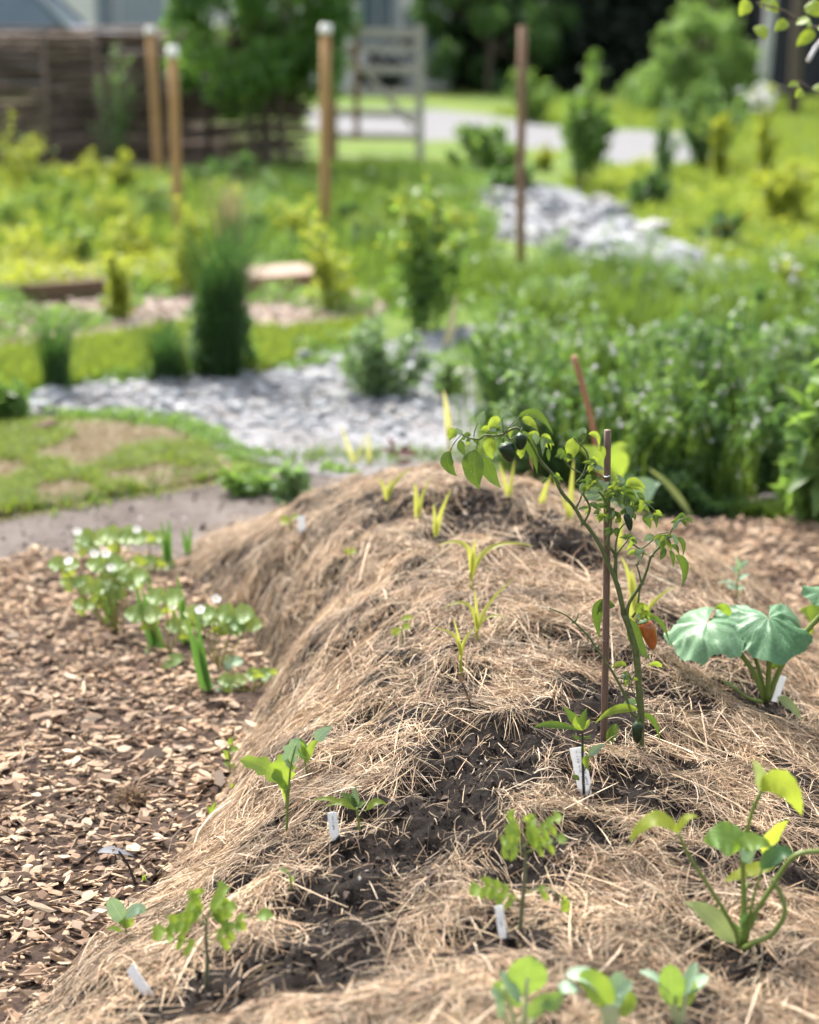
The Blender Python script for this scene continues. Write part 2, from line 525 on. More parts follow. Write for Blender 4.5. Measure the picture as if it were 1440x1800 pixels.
M['gravel'] = ground_mat('gravel', [(.3, (.13, .13, .14)), (.5, (.205, .207, .225)), (.7, (.30, .30, .31))], 22, 7, .5, .01, 2.5, [(.38, (.12, .098, .08)), (.62, (.25, .25, .262))])
M['strawpath'] = ground_mat('straw_path', [(.3, (.20, .14, .11)), (.5, (.31, .235, .19)), (.72, (.44, .36, .31))], 18, 7, .5, .01)
M['wood_tan'] = plain_mat('tan_timber', (.40, .23, .10), .75, 12, .25, stretch=(6, 6, .6))
M['wood_brown'] = plain_mat('brown_timber', (.22, .13, .085), .8, 14, .3, stretch=(6, 6, .6))
M['wood_grey'] = plain_mat('grey_timber', (.42, .385, .37), .8, 14, .25, stretch=(1, 6, 6))
M['rod'] = palette_mat('hazel_rods', [(0, (.19, .14, .115)), (.4, (.10, .072, .058)), (.7, (.27, .20, .165)), (1, (.06, .045, .038))], scale=25, rand='obj', bumps=.3, mottle=.3)
M['bamboo'] = plain_mat('brown_cane', (.135, .083, .064), .55, 60, .28, stretch=(3, 3, .4))
M['cane'] = plain_mat('copper_cane', (.33, .16, .09), .6, 60, .2, stretch=(3, 3, .4))
M['bark'] = plain_mat('bark', (.11, .085, .065), .9, 30, .35, bumps=.5)
M['birch'] = plain_mat('pale_bark', (.50, .49, .50), .8, 18, .3, bumps=.3)
M['white'] = leaf_mat('white_plastic', (.84, .86, .88), (.88, .89, .90), (.85, .86, .88), trans=.35, rough=.4)
M['pale_glint'] = plain_mat('pale_glint_and_trim', (.75, .74, .70), .35, 20, .08, bumps=.05)  # highlight on cut stake tops put into a pale colour; car trim shares it
M['ink'] = plain_mat('grey_ink', (.16, .17, .2), .7, 200, .3)
M['petal'] = leaf_mat('white_petal', (.78, .78, .76), (.85, .85, .82), (.7, .72, .66), trans=.35, rough=.6)
M['yellow'] = plain_mat('yellow_centre', (.65, .45, .05), .7)
# ================================================================== SETTING
def gpx(px, py):
    """flat ground point (z = 0) seen at a photo pixel"""
    d = ray(px, py); t = -CAM[2] / d[2]
    q = CAM + d * t
    return q

def outline(pxs, jag=.05, step=.25, seed=0):
    pts = [gpx(*p)[:2] for p in pxs]
    out = []
    for a, b in zip(pts, pts[1:] + pts[:1]):
        n = max(1, int(np.linalg.norm(b - a) / step))
        for k in range(n):
            out.append(a + (b - a) * k / n)
    out = np.array(out)
    sc = np.clip(np.linalg.norm(out, axis=1) / 7, .5, 3)
    out[:, 0] += (fbm(out[:, 0] * 3 + seed, out[:, 1] * 3, 31) - .5) * jag * 4 * sc
    out[:, 1] += (fbm(out[:, 0] * 3, out[:, 1] * 3 + seed, 47) - .5) * jag * 4 * sc
    return out

def sheet(name, pts, z, mat):
    from mathutils.geometry import tessellate_polygon
    V = [Vector((p[0], p[1], z)) for p in pts]
    T = []
    for t in tessellate_polygon([V]):
        a, b, c = (V[k] for k in t)
        cr = (b - a).cross(c - a).z
        if abs(cr) > 1e-9: T.append(tuple(t) if cr > 0 else tuple(reversed(t)))
    me = bpy.data.meshes.new(name); me.from_pydata(V, [], T)
    me.materials.append(mat)
    o = bpy.data.objects.new(name, me); COL.objects.link(o)
    return tag(o, kind='structure')

def inside(poly, x, y):
    r = np.zeros(len(x), bool)
    j = len(poly) - 1
    for i in range(len(poly)):
        xi, yi = poly[i]; xj, yj = poly[j]
        c = ((yi > y) != (yj > y)) & (x < (xj - xi) * (y - yi) / (yj - yi + 1e-12) + xi)
        r ^= c; j = i
    return r

def sample_poly(poly, n):
    lo, hi = poly.min(0), poly.max(0)
    out = np.zeros((0, 2))
    while len(out) < n:
        q = rng.uniform(lo, hi, (n * 2, 2))
        out = np.vstack([out, q[inside(poly, q[:, 0], q[:, 1])]])
    return out[:n]

def flat3(q, z=0.0):
    return np.column_stack([q, np.full(len(q), z)])

# ground, lawn, paths ------------------------------------------------
sheet('ground', [(-150, -60), (150, -60), (150, 250), (-150, 250)], -0.03, M['earth'])
sheet('lawn', [(-60, 4.5), (60, 4.5), (60, 120), (-60, 120)], 0.0, M['lawn'])
soil_back = np.array([(-4, 4.3), (4, 4.3), (4, 5.75), (1.6, 5.7), (.5, 6.0), (-.3, 5.95), (-.75, 5.7), (-1.35, 5.35), (-4, 5.2)])
_o = []
for _a, _b in zip(soil_back, np.roll(soil_back, -1, 0)):
    _n = max(1, int(np.linalg.norm(_b - _a) / .08))
    _o += [_a + (_b - _a) * _k / _n for _k in range(_n)]
_o = np.array(_o); _o[:, 1] += np.where(_o[:, 1] > 4.6, (fbm(_o[:, 0] * 5, _o[:, 0] * 0 + 2, 19, 4) - .5) * .38, 0)
soil_back = _o
sheet('soil_path', [tuple(p) for p in soil_back], 0.004, M['greysoil'])
STONE_A = outline([(20, 735), (60, 690), (240, 668), (470, 655), (540, 625), (700, 600), (860, 570), (1000, 540), (1120, 520), (1500, 560), (1500, 640), (1000, 640), (880, 720), (830, 800), (640, 850), (520, 830), (400, 800), (320, 750), (180, 735)], .05)
sheet('stone_bed', STONE_A, 0.009, M['gravel'])
STONE_B = outline([(850, 335), (960, 335), (1080, 370), (1180, 430), (1250, 470), (1290, 520), (1130, 505), (1050, 470), (960, 440), (880, 420)], .04, .4, 5)
sheet('stone_bed', STONE_B, 0.004, M['gravel'])
M['road'] = ground_mat('grey_gravel', [(.3, (.12, .12, .125)), (.5, (.17, .17, .18)), (.7, (.22, .22, .225))], 20, 7, .5, .01)
sheet('gravel_path', outline([(540, 190), (760, 193), (860, 203), (960, 222), (1240, 236), (1255, 285), (1080, 288), (1000, 262), (930, 262), (850, 244), (740, 248), (540, 226)], .03, .8, 9), 0.004, M['road'])
STRAW_P = outline([(-120, 530), (0, 545), (180, 530), (330, 510), (480, 488), (560, 490), (680, 540), (660, 562), (500, 585), (330, 575), (170, 600), (0, 625), (-120, 650)], .03, .3, 3)
sheet('straw_path', STRAW_P, 0.004, M['strawpath'])
STRAW_P2 = outline([(-120, 480), (0, 470), (150, 465), (320, 455), (330, 478), (180, 492), (0, 512), (-120, 520)], .03, .3, 4)
sheet('straw_path', STRAW_P2, 0.008, M['strawpath'])

# chip path under and beside the mound
def grid_mesh(name, xs, ys, zf, keep, mat, kind):
    X, Y = np.meshgrid(xs, ys)
    Z = zf(X.ravel(), Y.ravel())
    idx = np.arange(X.size).reshape(X.shape)
    q = np.stack([idx[:-1, :-1], idx[:-1, 1:], idx[1:, 1:], idx[1:, :-1]], -1).reshape(-1, 4)
    k = keep(X.ravel(), Y.ravel(), Z)
    q = q[k[q].all(1)]
    used = np.unique(q); rem = -np.ones(X.size, np.int64); rem[used] = np.arange(len(used))
    mb = MB(); mb.add(np.column_stack([X.ravel(), Y.ravel(), Z])[used], [rem[q]])
    o = mb.build(name, mat); return tag(o, kind=kind)

def chip_edge(x, y):
    lim = np.where(x < 0.1, 4.86, 5.22) + (fbm(x * 4, y * 0 + 1, 61) - .5) * .35
    return y < lim
chip_path = grid_mesh('wood_chip_path', np.arange(-3.2, 3.6, .04), np.arange(.6, 5.5, .04), lambda x, y: ground0(x, y), lambda x, y, z: chip_edge(x, y), M['mould'], 'structure')

# planted mound ------------------------------------------------------
SOIL_PX = [(860, 1345, 120, 36), (765, 1450, 130, 44), (660, 1540, 130, 48), (900, 1298, 150, 26), (790, 1400, 110, 50), (720, 1490, 140, 50), (640, 1590, 140, 52), (400, 1715, 140, 55), (560, 1680, 190, 60), (850, 1640, 140, 42), (1060, 1370, 110, 40),
           (1000, 1290, 90, 28), (900, 1540, 110, 40), (1180, 1225, 70, 22), (1120, 1420, 80, 30), (870, 905, 100, 26), (1000, 985, 60, 34), (930, 940, 60, 20), (1060, 1160, 45, 22),
           (1330, 1225, 60, 22), (1390, 1520, 80, 40), (1310, 1690, 80, 36), (680, 870, 50, 18), (790, 940, 50, 16), (1050, 1215, 60, 20), (820, 1190, 40, 14), (640, 1440, 40, 16),
           (300, 1130, 90, 26), (440, 1230, 60, 26), (230, 1090, 70, 26), (500, 1430, 30, 12), (1180, 1340, 50, 16), (960, 1640, 90, 30), (1000, 1460, 70, 26), (330, 1760, 140, 30), (620, 1130, 30, 9), (600, 1000, 40, 9), (1130, 1090, 40, 12), (480, 1010, 50, 9), (560, 1062, 45, 8), (420, 1085, 45, 10), (650, 905, 45, 9), (370, 1010, 40, 9), (520, 1200, 40, 8), (640, 1260, 30, 7), (720, 1000, 40, 9), (700, 1080, 26, 7), (560, 940, 50, 9), (980, 1120, 40, 9), (1230, 1140, 50, 12), (900, 1120, 30, 8), (1250, 1330, 40, 12), (1210, 1500, 40, 14), (420, 1560, 40, 12), (610, 1350, 26, 8)]
SOIL = []
for (px_, py_, rx_, ry_) in SOIL_PX:
    c = G(px_, py_); z = project(c)[2]
    up, dn = G(px_, py_ - ry_), G(px_, py_ + ry_)
    SOIL.append((c[0], c[1], rx_ * z / F, max(.03, abs(up[1] - dn[1]) / 2)))
def soil_mask(x, y):
    m = np.zeros_like(np.asarray(x, float))
    n = (fbm(np.asarray(x) * 11, np.asarray(y) * 11, 77, 4) - .5) * 1.3
    for cx, cy, rx, ry in SOIL:
        d = np.sqrt(((x - cx) / rx) ** 2 + ((y - cy) / ry) ** 2) + n
        m = np.maximum(m, np.clip((1.35 - d) / .75, 0, 1))
    return m
def mound_z(x, y):
    s = soil_mask(x, y)
    clod = (fbm(x * 26, y * 26, 91, 4) - .5)
    return mound0(x, y) - .018 * s + clod * (.012 + .034 * s)
mound = grid_mesh('planting_mound', np.arange(-1.35, 1.5, .011), np.arange(1.1, 5.42, .013), mound_z, lambda x, y, z: (mound0(x, y) > -.03), M['soil'], 'structure')

# hay lying on the mound ------------------------------------------------
def hay(n, lmin, lmax, wmin, wmax, lift, thin=False, seed=1):
    r = np.random.default_rng(seed)
    x = r.uniform(-1.25, 1.45, n * 4); y = r.uniform(1.25, 5.3, n * 4) 
    z0 = mound0(x, y)
    pt = np.column_stack([x, y, z0]); u, v, dz = project(pt)
    keep = (z0 > -.0) & (u > -420) & (u < 1860) & (v < 2150) & (v > 700)
    sm = soil_mask(x, y)
    patch = .62 * fbm(x * 5.5, y * 5.5, 55) + .38 * fbm(x * 22, y * 22, 56)
    keep &= r.uniform(0, 1, len(x)) > np.clip(sm * .95 + np.clip(.56 - patch, 0, 1) * 3.6, 0, .94)
    edge = np.clip(z0 / .05, 0.15, 1)
    keep &= r.uniform(0, 1, len(x)) < edge
    x, y, sm = x[keep][:n], y[keep][:n], sm[keep][:n]
    m = len(x); e = .06
    gx = mound0(x + e, y) - mound0(x - e, y); gy = mound0(x, y + e) - mound0(x, y - e)
    g = np.hypot(gx, gy)
    a = np.arctan2(-gy, -gx) + .55 + (fbm(x * 2.2, y * 2.2, 71) - .5) * 3.4 + (fbm(x * 9, y * 9, 72) - .5) * 1.6
    a = a + r.normal(0, .68, m) + (r.uniform(0, 1, m) < .42) * r.uniform(-2, 2, m)
    L = np.exp(r.uniform(np.log(lmin), np.log(lmax), m)) * (1 - .35 * sm); W = r.uniform(wmin, wmax, m) / 2
    bend = r.normal(0, .22, m) + (r.uniform(0, 1, m) < .15) * r.normal(0, .8, m); up0 = r.exponential(lift, m) + .001; tilt = r.normal(0, lift * .9, m); arch = r.normal(lift * .2, lift * .7, m)
    ex, ey = x + np.cos(a) * L, y + np.sin(a) * L
    za, zb = mound_z(x, y), mound_z(ex, ey); zm = mound_z((x + ex) / 2, (y + ey) / 2); mid = np.clip(zm - (za + zb) / 2, -.001, .02)
    roll = r.normal(0, .7, m)
    K = 4
    pts = []
    px_, py_ = x.copy(), y.copy(); ang = a - bend * .5
    for k in range(K):
        s = k / (K - 1)
        zz = za * (1 - s) + zb * s + mid * 4 * s * (1 - s) * .8
        pts.append(np.column_stack([px_, py_, zz + up0 + tilt * (s - .5) * 2 + arch * 4 * s * (1 - s)]))
        px_ = px_ + np.cos(ang) * L / (K - 1); py_ = py_ + np.sin(ang) * L / (K - 1); ang = ang + bend / (K - 1)
    Pp = np.stack(pts, 1)                                  # m,K,3
    T = nz(np.gradient(Pp, axis=1))
    up = np.array([0, 0, 1.0])
    sd = nz(np.cross(T, up)); nn = np.cross(sd, T)
    sd = sd * np.cos(roll)[:, None, None] + nn * np.sin(roll)[:, None, None]
    tw = np.array([.75, 1, .95, .45])[None, :, None]
    A = Pp + sd * W[:, None, None] * tw; B_ = Pp - sd * W[:, None, None] * tw
    nn2 = np.cross(sd, T)
    V = np.stack([A, B_], 2).reshape(-1, 3)
    i = np.arange(m)[:, None] * (2 * K)
    fs = [i + [[2 * k, 2 * k + 1, 2 * k + 3, 2 * k + 2]] for k in range(K - 1)]
    mb = MB(); mb.add(V, fs)
    return mb
o = hay(172000, .016, .095, .0006, .0017, .0036, seed=3).build('hay_mulch', M['straw'], mound, origin=(0, 0, 0)); tag(o, kind='stuff')
o = hay(2200, .09, .20, .0014, .0030, .007, seed=9).build('loose_hay', M['straw'], mound, origin=(0, 0, 0)); tag(o, kind='stuff')

# crumbs of soil on the bare patches
def crumbs():
    r = np.random.default_rng(5)
    x = r.uniform(-1.2, 1.4, 60000); y = r.uniform(1.4, 5.0, 60000)
    k = (soil_mask(x, y) > .35) & (mound0(x, y) > .01); x, y = x[k][:15000], y[k][:15000]; n = len(x)
    s = np.exp(r.normal(np.log(.0028), .55, n)).clip(.001, .014)
    V8 = [hull(nz(r.normal(size=(8, 3))) * r.uniform(.7, 1, (8, 1))) for _ in range(10)]
    mb = scatter(MB(), V8, np.column_stack([x, y, mound_z(x, y) + s * .4]), np.column_stack([s * 1.2, s, s * .8]), r.uniform(0, 6.3, (n, 3)))
    M['crumb'] = palette_mat('soil_crumbs_dark', [(0, (.012, .009, .008)), (.55, (.03, .022, .018)), (.9, (.07, .053, .044)), (.975, (.11, .085, .07)), (1, (.5, .47, .43))], 60, 'island', .95, .3)
    tag(mb.build('soil_crumbs', M['crumb'], mound, smooth=False, origin=(0, 0, 0)), kind='stuff')

# wood chips -----------------------------------------------------------
def hull(pts):
    bm = bmesh.new()
    for p in pts: bm.verts.new(p)
    r = bmesh.ops.convex_hull(bm, input=bm.verts[:])
    bmesh.ops.delete(bm, geom=[v for v in bm.verts if not v.link_faces], context='VERTS')
    bmesh.ops.triangulate(bm, faces=bm.faces[:])
    bm.verts.index_update()
    V = np.array([v.co[:] for v in bm.verts]); Fc = np.array([[v.index for v in f.verts] for f in bm.faces])
    bm.free(); return V, Fc
def chip_variant():
    n = 9
    u = np.linspace(-1, 1, n)
    pts = []
    kink = random.uniform(-.25, .25)
    for k in range(6):
        x = -1 + 2 * k / 5
        w = (1 - abs(x) ** 4 * random.uniform(.3, .8)) * random.uniform(.7, 1.1)
        for sy in (-1, 1):
            pts.append((x + random.uniform(-.15, .15), sy * w + kink * x * x, random.uniform(.4, 1)))
            pts.append((x + random.uniform(-.15, .15), sy * w * .8 + kink * x * x, -random.uniform(.3, .9)))
    random.shuffle(pts)
    return hull(pts[:15])
CHIPS = [chip_variant() for _ in range(12)]
def stone_variant():
    q = rng.normal(size=(13, 3)); q = nz(q) * rng.uniform(.75, 1.0, (13, 1))
    return hull(q * np.array([1, .8, .55]))
STONES = [stone_variant() for _ in range(12)]

def scatter(mb, variants, pos, scl, eul):
    for k in range(len(pos)):
        V, Fc = variants[k % len(variants)]
        R = np.array(Matrix.Rotation(eul[k][2], 3, 'Z') @ Matrix.Rotation(eul[k][1], 3, 'Y') @ Matrix.Rotation(eul[k][0], 3, 'X'))
        mb.add((V * scl[k]) @ R.T + pos[k], [Fc])
    return mb
def var_meshes(name, variants, mat):
    out = []
    for V, Fc in variants:
        me = bpy.data.meshes.new(name); me.from_pydata(V.tolist(), [], Fc.tolist()); me.materials.append(mat); out.append(me)
    return out

crumbs()
n = 82000
cx = rng.uniform(-2.2, 2.6, n); cy = rng.uniform(1.9, 5.15, n)
cz = ground0(cx, cy); mz = mound0(cx, cy)
u, v, dz = project(np.column_stack([cx, cy, cz]))
keep = (mz < cz + .012 * rng.uniform(-1, 1.8, n)) & chip_edge(cx, cy) & (u > -350) & (u < 1800) & (v < 1950)
keep &= rng.uniform(0, 1, n) > soil_mask(cx, cy) * .8
cx, cy, u, v = cx[keep], cy[keep], u[keep], v[keep]
n = len(cx)
L = np.exp(rng.normal(np.log(.0086), .62, n)).clip(.002, .045); Wd = np.minimum(L * .85, np.exp(rng.normal(np.log(.0046), .6, n)).clip(.0008, .014)); Hh = np.exp(rng.normal(np.log(.0020), .4, n))
shred = rng.uniform(0, 1, n) < .18
L = np.where(shred, L * 1.7, L).clip(.002, .05); Wd = np.where(shred, .0011, Wd); Hh = np.where(shred, .0008, Hh)
pos = np.column_stack([cx, cy, ground0(cx, cy) + Hh * .6 + rng.exponential(.006, n)])
scl = np.column_stack([L, Wd, Hh]); eul = np.column_stack([rng.normal(0, .45, n), rng.normal(0, .22, n), np.where(rng.uniform(0, 1, n) < .6, rng.normal(0.1, .5, n), rng.uniform(0, 6.3, n))])
big = L * Wd / (project(pos)[2] ** 2)
big = np.where((u > 5) & (u < 1435) & (v < 1790), big, -1)
order = np.argsort(-big)
ms = var_meshes('wood_chip', CHIPS, M['chip1'])
for k in order[:300]:
    o = bpy.data.objects.new('wood_chip', ms[k % 12]); COL.objects.link(o)
    o.parent = chip_path; o.location = pos[k] + (0, 0, .003); o.scale = scl[k]; o.rotation_euler = eul[k]
rest = order[300:]
CHEAP = [hull([(random.uniform(.45, 1.15) * sx, random.uniform(.35, 1.15) * sy, random.uniform(.3, 1) * sz) for sx in (-1, 1) for sy in (-1, 1) for sz in (-1, 1)] + [(random.uniform(-.4, .4), random.uniform(.7, 1.3), .3)]) for _ in range(20)]
o = scatter(MB(), CHEAP, pos[rest], scl[rest], eul[rest]).build('chip_litter', M['chip'], chip_path, smooth=False, origin=(0, 0, 0)); tag(o, kind='stuff')

# crushed stone ------------------------------------------------------
stone_bed = bpy.data.objects['stone_bed']
q = sample_poly(STONE_A, 9000)
sz = np.exp(rng.normal(np.log(.0155), .6, len(q))).clip(.005, .055)
u, v, dz = project(flat3(q))
fr_ = np.clip((v - 735) / 60, 0, 1); sz = sz * (1 - .55 * fr_)
sc3 = np.column_stack([sz * rng.uniform(.8, 1.4, len(q)), sz * rng.uniform(.7, 1.1, len(q)), sz * rng.uniform(.7, 1.1, len(q))])
pos = flat3(q, .004); pos[:, 2] += sc3[:, 2] * .30
eul = rng.uniform(0, 6.3, (len(q), 3)) * np.array([.06, .06, 1])
big = np.where((u > 5) & (u < 900) & (v > 590) & (v < 830), sz / dz, -1)
order = np.argsort(-big)
ms = var_meshes('stone', STONES, M['stone1'])
for k in order[:300]:
    o = bpy.data.objects.new('stone', ms[k % 12]); COL.objects.link(o); o.parent = stone_bed
    o.location = pos[k]; o.scale = sc3[k]; o.rotation_euler = eul[k]
r_ = order[300:]
o = scatter(MB(), STONES, pos[r_], sc3[r_], eul[r_]).build('crushed_stone', M['stone'], stone_bed, smooth=False, origin=(0, 0, 0)); tag(o, kind='stuff')
sb2 = bpy.data.objects['stone_bed.001']
q = sample_poly(STONE_B, 900)
sz = np.exp(rng.normal(np.log(.055), .5, len(q))).clip(.02, .16)
sc3 = np.column_stack([sz * 1.2, sz, sz * .8]); pos = flat3(q, .004); pos[:, 2] += sc3[:, 2] * .3
o = scatter(MB(), STONES, pos, sc3, rng.uniform(0, 6.3, (len(q), 3)) * np.array([.1, .1, 1])).build('crushed_stone', M['stone'], sb2, smooth=False, origin=(0, 0, 0)); tag(o, kind='stuff')
# pale wood litter on the straw path
q = np.vstack([sample_poly(STRAW_P, 2600), sample_poly(STRAW_P2, 700)]); nq = len(q)
o = scatter(MB(), CHIPS, flat3(q, .012), np.column_stack([rng.uniform(.02, .06, nq), rng.uniform(.006, .016, nq), rng.uniform(.004, .01, nq)]), np.column_stack([rng.normal(0, .3, nq), rng.normal(0, .2, nq), rng.uniform(0, 6.3, nq)]))
M['palechip'] = palette_mat('pale_wood_litter', [(0, (.40, .31, .255)), (.4, (.28, .20, .16)), (.7, (.50, .43, .38)), (1, (.18, .125, .10))], 60, 'island', .85, .3)
o = o.build('path_litter', M['palechip'], bpy.data.objects['straw_path'], smooth=False, origin=(0, 0, 0)); tag(o, kind='stuff')
# small pebbles and crumbs in the grey soil path
q = sample_poly(soil_back, 2600); nq = len(q)
q = q[mound0(q[:, 0], q[:, 1]) < .0]; q = q[~((q[:, 1] < 5.1) & chip_edge(q[:, 0], q[:, 1]))]; nq = len(q)
M['pebble'] = palette_mat('soil_pebbles', [(0, (.22, .18, .16)), (.5, (.33, .29, .27)), (.85, (.12, .09, .08)), (1, (.5, .48, .46))], 40, 'island', .9, .3)
z_ = np.exp(rng.normal(np.log(.008), .5, nq))
o = scatter(MB(), STONES, flat3(q, .006), np.column_stack([z_ * 1.2, z_, z_ * .8]), rng.uniform(0, 6.3, (nq, 3))).build('soil_crumbs', M['pebble'], bpy.data.objects['soil_path'], smooth=False, origin=(0, 0, 0)); tag(o, kind='stuff')

# grass ---------------------------------------------------------------
GR = lambda name, a, b, t: leaf_mat(name, a, b, t, trans=.4, rough=.5, rand='island')
M['grass'] = GR('grass', (.055, .12, .016), (.13, .20, .03), (.22, .34, .04))
M['grassy'] = GR('bright_grass', (.11, .19, .022), (.21, .27, .04), (.34, .44, .05))
M['deadgrass'] = GR('dry_grass', (.34, .26, .15), (.46, .37, .23), (.3, .24, .13))
M['darkgrass'] = GR('dark_grass', (.02, .062, .018), (.05, .11, .028), (.08, .18, .035))
def turf(name, pxs, n, h, w, mat, jag=.06, thr=None, **kw):
    poly = outline(pxs, jag, .3, 7)
    q = sample_poly(poly, n)
    if thr:
        f = fbm(q[:, 0] * 3.5, q[:, 1] * 3.5, 88); q = q[f > thr]
    mb = blades(MB(), flat3(q, .0), np.full(len(q), h), w, **kw)
    o = mb.build(name, mat); tag(o, kind='stuff'); return o
LAB = {}
def turf_l(label, *a, **k):
    o = turf(*a, **k); o['label'] = label; o['category'] = 'grass'; return o
M['dryturf'] = ground_mat('thin_dry_turf', [(.3, (.07, .075, .03)), (.5, (.16, .14, .07)), (.7, (.26, .21, .12))], 9, 8, .8, .02, 2.0, [(.35, (.08, .11, .03)), (.65, (.24, .19, .11))])
sheet('dry_turf', outline([(-200, 735), (60, 742), (200, 745), (340, 765), (420, 795), (440, 852), (230, 885), (0, 915), (-200, 945)], .05, .3, 7), .006, M['dryturf'])
turf_l('tufty green grass patch beside the grey soil path', 'grass', [(-200, 740), (60, 745), (200, 745), (330, 770), (405, 800), (420, 850), (230, 875), (0, 908), (-200, 935)], 34000, .050, .003, M['grassy'], thr=.40, lean=.9, bend=.9)
turf_l('thin straw coloured dry grass between the stones and the soil path on the left', 'dry_grass', [(-200, 742), (60, 748), (200, 750), (330, 775), (410, 800), (425, 850), (230, 876), (0, 908), (-200, 935)], 26000, .035, .0028, M['deadgrass'], thr=None, lean=1.2, bend=1.2)
_q = soil_back[(soil_back[:, 1] > 5.0) & (np.abs(soil_back[:, 0]) < 2.6)]
_q = np.repeat(_q, 60, 0) + rng.normal(0, .05, (len(_q) * 60, 2)); _q = _q[mound0(_q[:, 0], _q[:, 1]) < 0]
_o2 = blades(MB(), flat3(_q, .003), np.full(len(_q), .045), .003, lean=.9, bend=.9).build('grass_fringe', M['grass'])
tag(_o2, 'ragged grass fringe along the far edge of the grey soil path', 'grass', kind='stuff')
turf_l('bright grass strip behind the white stone bed', 'grass', [(-200, 640), (0, 628), (170, 605), (330, 582), (500, 590), (650, 575), (640, 610), (540, 635), (470, 660), (240, 672), (60, 695), (-200, 740)], 16000, .085, .0045, M['grassy'], lean=.5)
turf_l('rough green grass among the garden beds in the middle distance', 'grass', [(-300, 300), (300, 310), (620, 290), (860, 300), (860, 340), (860, 440), (900, 540), (680, 540), (560, 480), (300, 440), (-300, 460)], 22000, .11, .008, M['grass'], lean=.6)
turf_l('sunny lawn on the right beyond the stones', 'grass', [(860, 200), (1000, 180), (1700, 175), (1700, 560), (1300, 520), (1250, 460), (1180, 425), (1080, 365), (960, 330), (1060, 300), (1260, 290), (1240, 232), (960, 218)], 34000, .09, .012, M['grassy'], lean=.6)
turf_l('grass growing along the back edge of the soil path', 'grass', [(860, 880), (1100, 905), (1330, 915), (1500, 930), (1500, 890), (1200, 870), (880, 850)], 3500, .07, .004, M['grass'], thr=.45, lean=.8)

turf_l('tall rough meadow grass between the beds and the gate', 'meadow_grass', [(-300, 330), (300, 330), (620, 300), (840, 315), (850, 440), (880, 520), (700, 560), (560, 470), (420, 470), (300, 450), (-300, 470)], 13000, .24, .006, M['grass'], thr=.47, lean=.4)
turf_l('tall rough grass growing on the stones behind the thicket', 'meadow_grass', [(860, 510), (1100, 520), (1290, 535), (1500, 470), (1500, 600), (1200, 610), (900, 590)], 6000, .24, .006, M['grass'], thr=.42, lean=.4)

# wattle fence ----------------------------------------------------------
def empty(name, loc, label=None, cat=None, group=None):
    o = bpy.data.objects.new(name, None); COL.objects.link(o); o.location = loc
    o.empty_display_size = .05
    return tag(o, label, cat, group)
FY = 17.0
fence = empty('wattle_fence', (-3.2, FY, 0), 'dark woven wattle fence of hazel rods along the back left of the garden', 'fence')
xs = np.arange(-5.6, -1.0, .52)
for k, x in enumerate(xs):
    MB().tube([(x, FY, -.05), (x + random.uniform(-.02, .02), FY, 1.3 + random.uniform(-.02, .08))], .032, .026, 6).build('post', M['rod'], fence)
for r in range(46):
    z = .03 + r * .0285
    for h in range(2):
        x0 = -5.7 + h * 2.25 + random.uniform(-.1, .1); x1 = x0 + 2.45
        xx = np.linspace(x0, x1, 10)
        ph = (r % 2) * math.pi
        yy = FY + .045 * np.sin((xx + 5.6) / .52 * math.pi + ph)
        zz = z + np.cumsum(rng.normal(0, .006, 10)) + random.uniform(-.008, .008)
        MB().tube(np.column_stack([xx, yy, zz]), random.uniform(.017, .026), random.uniform(.011, .016), 4, 1).build('rod', M['rod'], fence)

for r in range(44):
    z = .04 + r * .029
    for h in range(2):
        x0 = -5.7 + h * 2.25 + random.uniform(-.1, .1); xx = np.linspace(x0, x0 + 2.45, 8)
        MB().tube(np.column_stack([xx, FY + .085 + .02 * np.sin(xx * 6 + r), z + np.cumsum(rng.normal(0, .006, 8))]), random.uniform(.017, .024), .013, 4, 1).build('rod', M['rod'], fence)
# wooden gate ------------------------------------------------------------
GY = 18.2
g0, g1 = P(592, 285, GY), P(733, 285, GY)
gate = empty('wooden_gate', (g1[0], GY, 0), 'weathered grey wooden field gate with horizontal rails', 'gate')
zg = [P(660, y, GY)[2] for y in (58, 86, 122, 164, 200, 240, 282)]
for k, z in enumerate(zg):
    hgt = .095 if k == 0 else .075
    MB().box(((g0[0] + g1[0]) / 2, GY, z), (g1[0] - g0[0], .03, hgt), ry=random.uniform(.0, .035)).build('rail', M['wood_grey'], gate, False)
MB().box((g1[0] + .03, GY, P(733, 165, GY)[2]), (.085, .09, 1.36)).build('gate_post', M['wood_grey'], gate, False)
MB().box((P(627, 150, GY)[0], GY - .033, .78), (.06, .03, 1.12)).build('stile', M['wood_brown'], gate, False)
MB().box((g0[0] - .03, GY, .66), (.08, .08, 1.34)).build('gate_post', M['wood_brown'], gate, False)
MB().box((P(664, 150, GY)[0], GY + .035, .75), (1.12, .025, .055), ry=.85).build('brace', M['wood_grey'], gate, False)

a2, b2 = gpx(425, 522), gpx(560, 512)
bed2 = empty('raised_bed', (a2 + b2) / 2, 'low pale edged bed right of the tall dark grass column', 'garden bed')
MB().box(((a2 + b2) / 2) + (0, 0, .05), (np.linalg.norm(b2 - a2), .045, .11), rz=math.atan2(b2[1] - a2[1], b2[0] - a2[0])).build('edge_board', M['edging'] if 'edging' in M else M['wood_brown'], bed2, False)
MB().box(((a2 + b2) / 2) + (0, .28, .04), (np.linalg.norm(b2 - a2) * .97, .5, .10), rz=math.atan2(b2[1] - a2[1], b2[0] - a2[0])).build('soil', M['strawpath'], bed2, False)
